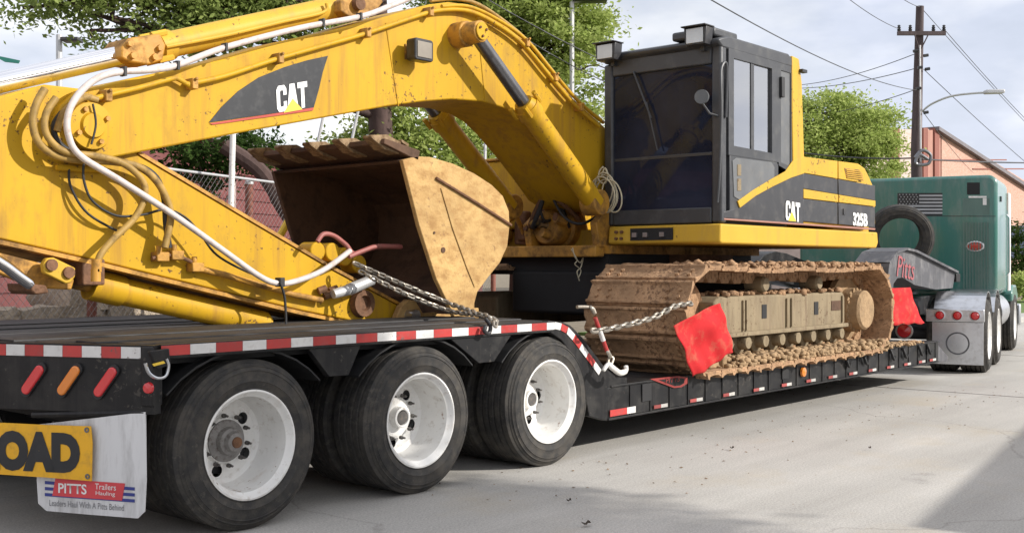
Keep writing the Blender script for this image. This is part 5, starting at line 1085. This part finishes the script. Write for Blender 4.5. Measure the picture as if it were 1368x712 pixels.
# ------------------------------------------------------------------ chain-link fence, stones, maroon building
FP = Vector((7.05, 10.2, 0)); FD = Vector((.938, .347, 0)).normalized(); FNN = Vector((FD.y, -FD.x, 0))
FE = thing('chain_link_fence', FP, 'chain-link fence with pale top rail and rust-red posts beyond the trailer', 'fence')
def fpt(s_, z, o=0): return FP+FD*s_+FNN*o+AZ*z
MB().tube([fpt(-7, 2.41), fpt(9, 2.41)], .015, 10).build('top_rail', GALV, FE)
for s_ in (-4.35, -1.85, .68, 3.2, 5.7, 8.2):
    MB().tube([fpt(s_, 0, -.05), fpt(s_, 2.36, -.05)], .045, 12).build('post', REDPOST, FE); MB().lathe([(.05, 0), (.05, .03), (0, .07)], fpt(s_, 2.36, -.05), (0, 0, 1), 12).build('post_cap', GALV, FE)
b_ = MB(); zz0, zz1 = .1, 2.40; hgt = zz1-zz0; k = -7.0-hgt
while k < 9:
    for sg in (1, -1):
        s0, s1 = (k, k+hgt) if sg > 0 else (k+hgt, k)
        z0, z1 = zz0, zz1
        if s0 < -7 or s1 < -7 or s0 > 9 or s1 > 9: continue
        b_.tube([fpt(s0, z0), fpt(s1, z1)], .0019, 3, cap=False)
    k += .078
b_.build('wire_mesh', mat('dull_fence_wire', (.30, .29, .28), .6, .3), FE, smooth=0, recalc=False, kind='stuff')
WP = thing('white_pole', gbase(303, 11.6), 'thin white pole standing in front of the chain-link fence', 'pole')
MB().tube([CD(303, 480, 11.6), CD(312, 150, 11.6)], .030, 12).build('pole_shaft', RIM, WP)
MB().lathe([(.03, 0), (.04, .02), (0, .05)], CD(312, 150, 11.6), (0, 0, 1), 12).build('pole_cap', RIM, WP)
for k, (a, c) in enumerate((((372, 318), (392, 282)), ((392, 328), (408, 305)))):
    MB().tube([CD(*a, 10.4), CD(*c, 10.4)], .035, 10).build('yellow_rail', YTRI, None, label=('longer' if k == 0 else 'shorter')+' slanted yellow rail seen between the stick and the bucket', cat='rail')
# stone wall
SWL = thing('stone_wall', fpt(-3, 0, -.9), 'rough tan stone wall behind the fence at the far left', 'wall')
def stone_mesh(seed):
    rnd = random.Random(seed); bm = bmesh.new(); bmesh.ops.create_cube(bm, size=1); bmesh.ops.subdivide_edges(bm, edges=bm.edges[:], cuts=2, use_grid_fill=True)
    for v in bm.verts: v.co += Vector((rnd.uniform(-.09, .09), rnd.uniform(-.09, .09), rnd.uniform(-.09, .09))); v.co *= 1-.16*max(0, v.co.length-.55)
    me = bpy.data.meshes.new('stone'); bm.to_mesh(me); bm.free(); me.materials.append(STONE); me.shade_smooth(); me.set_sharp_from_angle(angle=R(30)); return me
SM = [stone_mesh(k) for k in range(5)]
for row in range(4):
    s_ = -7.2+random.uniform(0, .3)
    while s_ < 5.0:
        L = random.uniform(.35, .75); hh_ = .345; z = row*.345+hh_/2
        if row < 3 or random.random() < .75:
            M = Matrix.Translation(fpt(s_+L/2, z, -.9+random.uniform(-.05, .05))) @ Matrix.Rotation(math.atan2(FD.y, FD.x), 4, 'Z') @ Matrix.Rotation(random.uniform(-.06, .06), 4, 'Y') @ Matrix.Diagonal((L*1.02, .5, hh_*random.uniform(.95, 1.12), 1))
            link('stone', SM[random.randrange(5)], SWL, mw=M)
        s_ += L
# maroon building
MBD = thing('maroon_building', fpt(0, 0, -5), 'low maroon building with horizontal siding behind the fence', 'building')
MBD_O = -3.4
def mq(s0, s1, z0, z1, o0, o1): return MB().prism([fpt(s0, z0, o0), fpt(s1, z0, o0), fpt(s1, z0, o1), fpt(s0, z0, o1)], (0, 0, z1-z0))
mq(-12, 16, 0, 3.36, MBD_O, MBD_O-6).build('wall', MAROON, MBD, smooth=0)
for k in range(16):
    z0 = .12+k*.2
    MB().prism([fpt(-12, z0, MBD_O+.025), fpt(-12, z0+.19, MBD_O+.004), fpt(-12, z0+.19, MBD_O), fpt(-12, z0, MBD_O)], FD*28).build('siding_board', MAROON, MBD, smooth=0)
for s_ in (-4.2, -.6, 2.9, 5.2, 7.6): mq(s_, s_+.10, .1, 3.1, MBD_O+.045, MBD_O+.0265).build('corner_trim', mat('pale_trim', (.38, .30, .28), .7), MBD, smooth=0)
mq(-12.3, 16.3, 3.37, 3.46, MBD_O+.35, MBD_O-6.3).build('roof', mat('grey_roof', (.18, .17, .17), .8), MBD, smooth=0)
for s_ in (-2.6, 1.0, 9.0):
    w_ = mq(s_, s_+1.1, 1.2, 2.2, MBD_O+.05, MBD_O+.028).build('window', MATS['pale_trim'], MBD, smooth=0); mq(s_+.08, s_+1.02, 1.28, 2.12, MBD_O+.056, MBD_O+.0515).build('pane', GLASS, w_, smooth=0)
MB().box(-60, 60, 9.17, 9.9, -.3, .12).build('pavement', CONC, smooth=0, kind='structure')

# ------------------------------------------------------------------ brick building far right
BP = CD(1258, 355, 62); BP.z = 0; BR = Vector((SP, -CP, 0)); BFW = Vector((CP, SP, 0))
BRK = bpy.data.materials.new('salmon_brick'); BRK.use_nodes = True
n_, l_ = BRK.node_tree.nodes, BRK.node_tree.links; bt = n_.new('ShaderNodeTexBrick'); bt.inputs['Scale'].default_value = 3.2; bt.inputs['Color1'].default_value = (.46, .25, .18, 1); bt.inputs['Color2'].default_value = (.55, .33, .25, 1); bt.inputs['Mortar'].default_value = (.5, .42, .36, 1); bt.inputs['Mortar Size'].default_value = .012
tc_ = n_.new('ShaderNodeTexCoord'); mp_ = n_.new('ShaderNodeMapping'); mp_.inputs['Rotation'].default_value = (R(90), 0, 0); l_.new(tc_.outputs['Object'], mp_.inputs['Vector']); l_.new(mp_.outputs[0], bt.inputs['Vector']); l_.new(bt.outputs['Color'], n_['Principled BSDF'].inputs['Base Color']); n_['Principled BSDF'].inputs['Roughness'].default_value = .85
DBR = mat('dark_red_brick', (.26, .10, .075), .85, dirt=(.16, .07, .06), amt=.5, scale=1, streak=5)
BB = thing('brick_building', BP, 'salmon brick building with a sloping gable roofline beyond the green truck', 'building')
BYW = BP.y
def bq(px0, y0, px1, y1, o, m, name, th=.3, parent=BB):
    return MB().prism([W(px0, y0, BYW-o), W(px1, y0, BYW-o), W(px1, y1, BYW-o), W(px0, y1, BYW-o)], AY*th).build(name, m, parent, smooth=0)
MB().prism([W(x_, y_, BYW) for x_, y_ in ((1258, 172), (1368, 240), (1440, 288), (1440, 380), (1258, 390.5))], AY*14).build('gable_wall', BRK, BB, smooth=0)
MB().prism([W(x_, y_, BYW-.3) for x_, y_ in ((1255, 168), (1450, 295), (1450, 300), (1255, 173))], AY*14.5).build('roof_edge', mat('slate_grey_edge', (.17, .155, .165), .7), BB, smooth=0)
MB().prism([W(x_, y_, BYW+.2) for x_, y_ in ((1150, 172), (1257.5, 172), (1257.5, 390.5), (1150, 392))], AY*12).build('side_wall', mat('pale_pink_brick', (.55, .44, .39), .85, var=.1), BB, smooth=0)
for x_ in (1196, 1234, 1249): bq(x_, 170, x_+6, 390, .1, DBR, 'brick_pier', .28)
bq(1238, 173, 1256.5, 390, .0, mat('rose_brick', (.42, .22, .17), .85, var=.12, streak=4), 'brick_band', .19)
for x_, y_, x2 in ((1258, 212, 1345), (1300, 224, 1368)): bq(x_, y_, x2, y_+1.6, .05, DBR, 'brick_course', .04)
for x_ in (1344, 1361, 1386): w_ = bq(x_, 300, x_+13, 345, .12, BLACK, 'window', .09); bq(x_+1, 302, x_+12, 343, .16, GLASS, 'pane', .03, w_)
bq(1352, 352, 1366, 386, .12, mat('brown_door', (.16, .09, .05), .6), 'door', .1)

# ------------------------------------------------------------------ utility pole, lamps, wires
UPp = CD(1228, 355, 35); UPp.z = 0
UP = thing('utility_pole', UPp, 'tall wooden utility pole with crossarm and street lamp arm behind the green truck', 'pole')
MB().tube([UPp+AZ*(-.2), CD(1224, 200, 35), CD(1229, 8, 35)], [.19, .165, .12], 14).build('pole_shaft', WOOD, UP)
ua = (CD(1262, 44, 35)-CD(1200, 44, 35)).normalized()
XA = MB().obox(CD(1231, 44, 34.8), ua, BFW, AZ, .74, .05, .06).build('crossarm', WOOD, UP)
INS = MB().lathe([(.0, .0), (.05, .0), (.06, .05), (.035, .07), (.06, .1), (.035, .14), (.05, .17), (0, .2)], (0, 0, 0), (0, 0, 1), 12).mesh('insulator', BLACK, 40)
for px in (1201, 1216, 1247, 1261): link('insulator', INS, UP, loc=CD(px, 41, 34.8))
MB().tube([CD(1222, 46, 34.75), CD(1228, 66, 34.8)], .02, 6).build('arm_brace', WOOD, UP); MB().tube([CD(1240, 46, 34.75), CD(1230, 66, 34.8)], .02, 6).build('arm_brace', WOOD, UP)
MB().tube(spline([CD(1232, 148, 34.8), CD(1245, 138, 34.5), CD(1270, 128, 34), CD(1300, 124, 33.5), CD(1320, 123, 33.2)], 5), .032, 8).build('lamp_arm', GALV, UP)
MB().obox(CD(1328, 122, 33.1), (BR*.97+AZ*.0-BFW*.2).normalized(), BFW, AZ, .26, .12, .06).build('lamp_head', GALV, UP, bevel=.03)
for px, py in ((1220, 68), (1234, 74), (1226, 90), (1236, 92), (1224, 118), (1234, 150)): MB().cyl(CD(px, py, 34.7), CD(px+6, py-1, 34.7), .05, seg=8).build('cable_bracket', BLACK, UP)
MB().tube(spline([CD(1222, 210, 34.6), CD(1232, 200, 34.6), CD(1243, 206, 34.6), CD(1240, 218, 34.6), CD(1224, 218, 34.6), CD(1228, 206, 34.6), CD(1240, 212, 34.6)], 6), .05, 8).build('cable_coil', STEELD, UP)
MB().tube([CD(1230, 215, 34.7), CD(1229, 60, 34.7)], .025, 6).build('riser_conduit', GALV, UP)
WIREM = mat('black_wire', (.05, .05, .055), .6)
def wire(a, b, sag, r, label):
    a, b = Vector(a), Vector(b); pts = [a.lerp(b, t/24)-AZ*(sag*4*(t/24)*(1-t/24)) for t in range(25)]
    MB().tube(pts, r*.68, 6).build('overhead_wire', WIREM, None, smooth=60, label=label, cat='wire', group='overhead wires')
wire(CD(1201, 38, 34.8), CD(1080, -48, 22), .15, .014, 'overhead wire climbing steeply to the upper left from the crossarm tip')
wire(CD(1225, 120, 34.8), CD(900, -30, 14), .25, .014, 'long overhead wire crossing the sky above the cab to the pole')
wire(CD(1261, 38, 34.8), CD(1460, 240, 60), .3, .016, 'overhead wire running down right from the crossarm end')
wire(CD(1229, 8, 35), CD(1470, 262, 62), .2, .016, 'overhead wire running down right from the very top of the pole')
wire(CD(1229, 9, 35), CD(1160, -40, 20), .1, .014, 'overhead wire leaving the pole top toward the picture top')
wire(CD(1226, 70, 34.9), CD(1000, 110, 60), .5, .02, 'faint upper side wire leading left from the pole into the sky')
wire(CD(1226, 90, 34.9), CD(1000, 112, 60), .4, .02, 'faint middle side wire leading left from the pole into the sky')
wire(CD(1226, 118, 34.9), CD(1000, 150, 60), .5, .02, 'faint lower side wire leading left from the pole toward the tree')
wire(CD(1234, 92, 34.8), CD(1480, 300, 70), .3, .018, 'overhead wire falling right behind the street lamp arm')
wire(CD(1232, 210, 34.8), CD(1000, 190, 40), .2, .035, 'thick black cable passing in front of the roadside tree')
wire(CD(1232, 212, 34.8), CD(1480, 214, 50), .1, .035, 'thick black cable crossing the salmon brick gable')
wire(CD(640, -8, 21), CD(830, 92, 23), .05, .016, 'upper black cable passing through the feathery tree')
wire(CD(700, 50, 21), CD(830, 118, 23), .05, .014, 'lower black cable passing through the feathery tree')
wire(CD(1234, 150, 34.8), CD(1300, 230, 61), .1, .016, 'short service wire from the pole to the brick gable')
# light poles
LPa = thing('light_pole', gbase(79, 30), 'grey light pole with a flat lamp head above the chrome rod', 'light pole')
MB().tube([CD(79, 400, 30), CD(79, 46, 30)], .08, 10).build('pole_shaft', GALV, LPa); MB().obox(CD(96, 53, 30), BR, BFW, AZ, .24, .2, .05).build('lamp_head', BLACK, LPa, bevel=.02)
LPb = thing('light_pole', gbase(764, 23.5), 'slim grey light pole with a dark lamp head inside the feathery tree', 'light pole')
MB().tube([CD(764, 400, 23.5), CD(764, 2, 23.5)], .05, 10).build('pole_shaft', GALV, LPb); MB().obox(CD(788, -1, 23.5), BR, BFW, AZ, .36, .15, .05).build('lamp_head', BLACK, LPb, bevel=.02); MB().tube([CD(764, 2, 23.5), CD(780, 0, 23.5)], .03, 8).build('lamp_arm', GALV, LPb)
for k, px in enumerate((429, 474, 648)):
    MB().tube([CD(px-10 if k < 2 else px, 215, 17), CD(px+(6 if k < 2 else 1), 140, 17)], .022, 8).build('thin_post', GALV, None, label=('leftmost thin slanted grey post above the bucket teeth', 'second thin slanted grey post above the bucket teeth', 'upright thin grey post seen beneath the boom arch')[k], cat='post')
MB().prism([CD(-12, 72, 24), CD(26, 80, 24), CD(24, 84, 24), CD(6, 82, 24)], BFW*.04).build('green_pennant', mat('green_plastic', (.03, .22, .17), .5), None, smooth=0, label='small green pennant at the left edge against the sky', cat='pennant')

# far right roadside: grass, hedge and the neighbour side of the street
MB().box(19, 80, 9.95, 14.5, -.2, .05).build('verge', mat('verge_grass', (.10, .17, .035), .95, dirt=(.2, .2, .08), amt=.5, scale=2, bump=.8, bscale=20), smooth=0, kind='structure')
tree('hedge_bush', CD(1372, 392, 44).xy.to_3d(), .06, CD(1372, 380, 44), [B(1362, 388, 44, .8, .8, .5), B(1385, 385, 44, 1.0, 1.0, .7)], 30, 120, .14, LEAF2, 'small bright green bush at the right edge beyond the truck', 21, clump_r=.35)
tree('dark_street_tree', CD(1376, 355, 55).xy.to_3d(), .2, CD(1376, 330, 55), [B(1382, 320, 55, 1.6, 1.6, 1.5), B(1375, 345, 55, 1.2, 1.2, 1.0)], 40, 120, .18, LEAF3, 'dark tree before the brick building at the right edge', 22, clump_r=.5)
# behind the camera: an invented box trailer that shades the road, and a shadow-casting tree
OY = R(9.0); OM = Matrix.Translation((8.5, -2.25, 0)) @ Matrix.Rotation(OY, 4, 'Z')
OB = thing('shade_box_trailer', OM @ Vector((4, -1.1, 0)), 'unseen white box trailer added behind the viewer to shade the road', 'trailer')
def ob(name, mb, m, **k): mb.v = [tuple(OM @ Vector(v)) for v in mb.v]; return mb.build(name, m, OB, **k)
ob('box_body', MB().box(0, 8, -2.2, 0, .95, 2.80), RIM, bevel=.03)
ob('under_frame', MB().box(.3, 7.8, -1.6, -.6, .7, .945), BLACK)
for k in range(9): ob('side_post', MB().box(.4+k*.9, .46+k*.9, .001, .02, 1.0, 2.75), GALV)
for lx in (1.2, 2.4): 
    wheel(OB, OM @ Vector((lx, -.02, .466)), OY+pi, 1, .4); wheel(OB, OM @ Vector((lx, -2.18, .466)), OY, 1, .9)
ob('landing_leg', MB().box(6.6, 6.72, -.5, -.38, .0, .7).box(6.6, 6.72, -1.8, -1.68, .0, .7), BLACK)
tree('opposite_tree', (9.0, -6.3, 0), .22, (8.9, -6.2, 5.6), [((8.9, -6.2, 6.9), (1.3, 1.3, .8)), ((8.0, -6.4, 6.7), (1.2, 1.2, .8)), ((9.9, -5.9, 6.2), (.8, .9, .55))], 170, 240, .15, LEAF1, 'street tree across the road behind the viewer', 31, clump_r=.4)
bpy.context.view_layer.update()
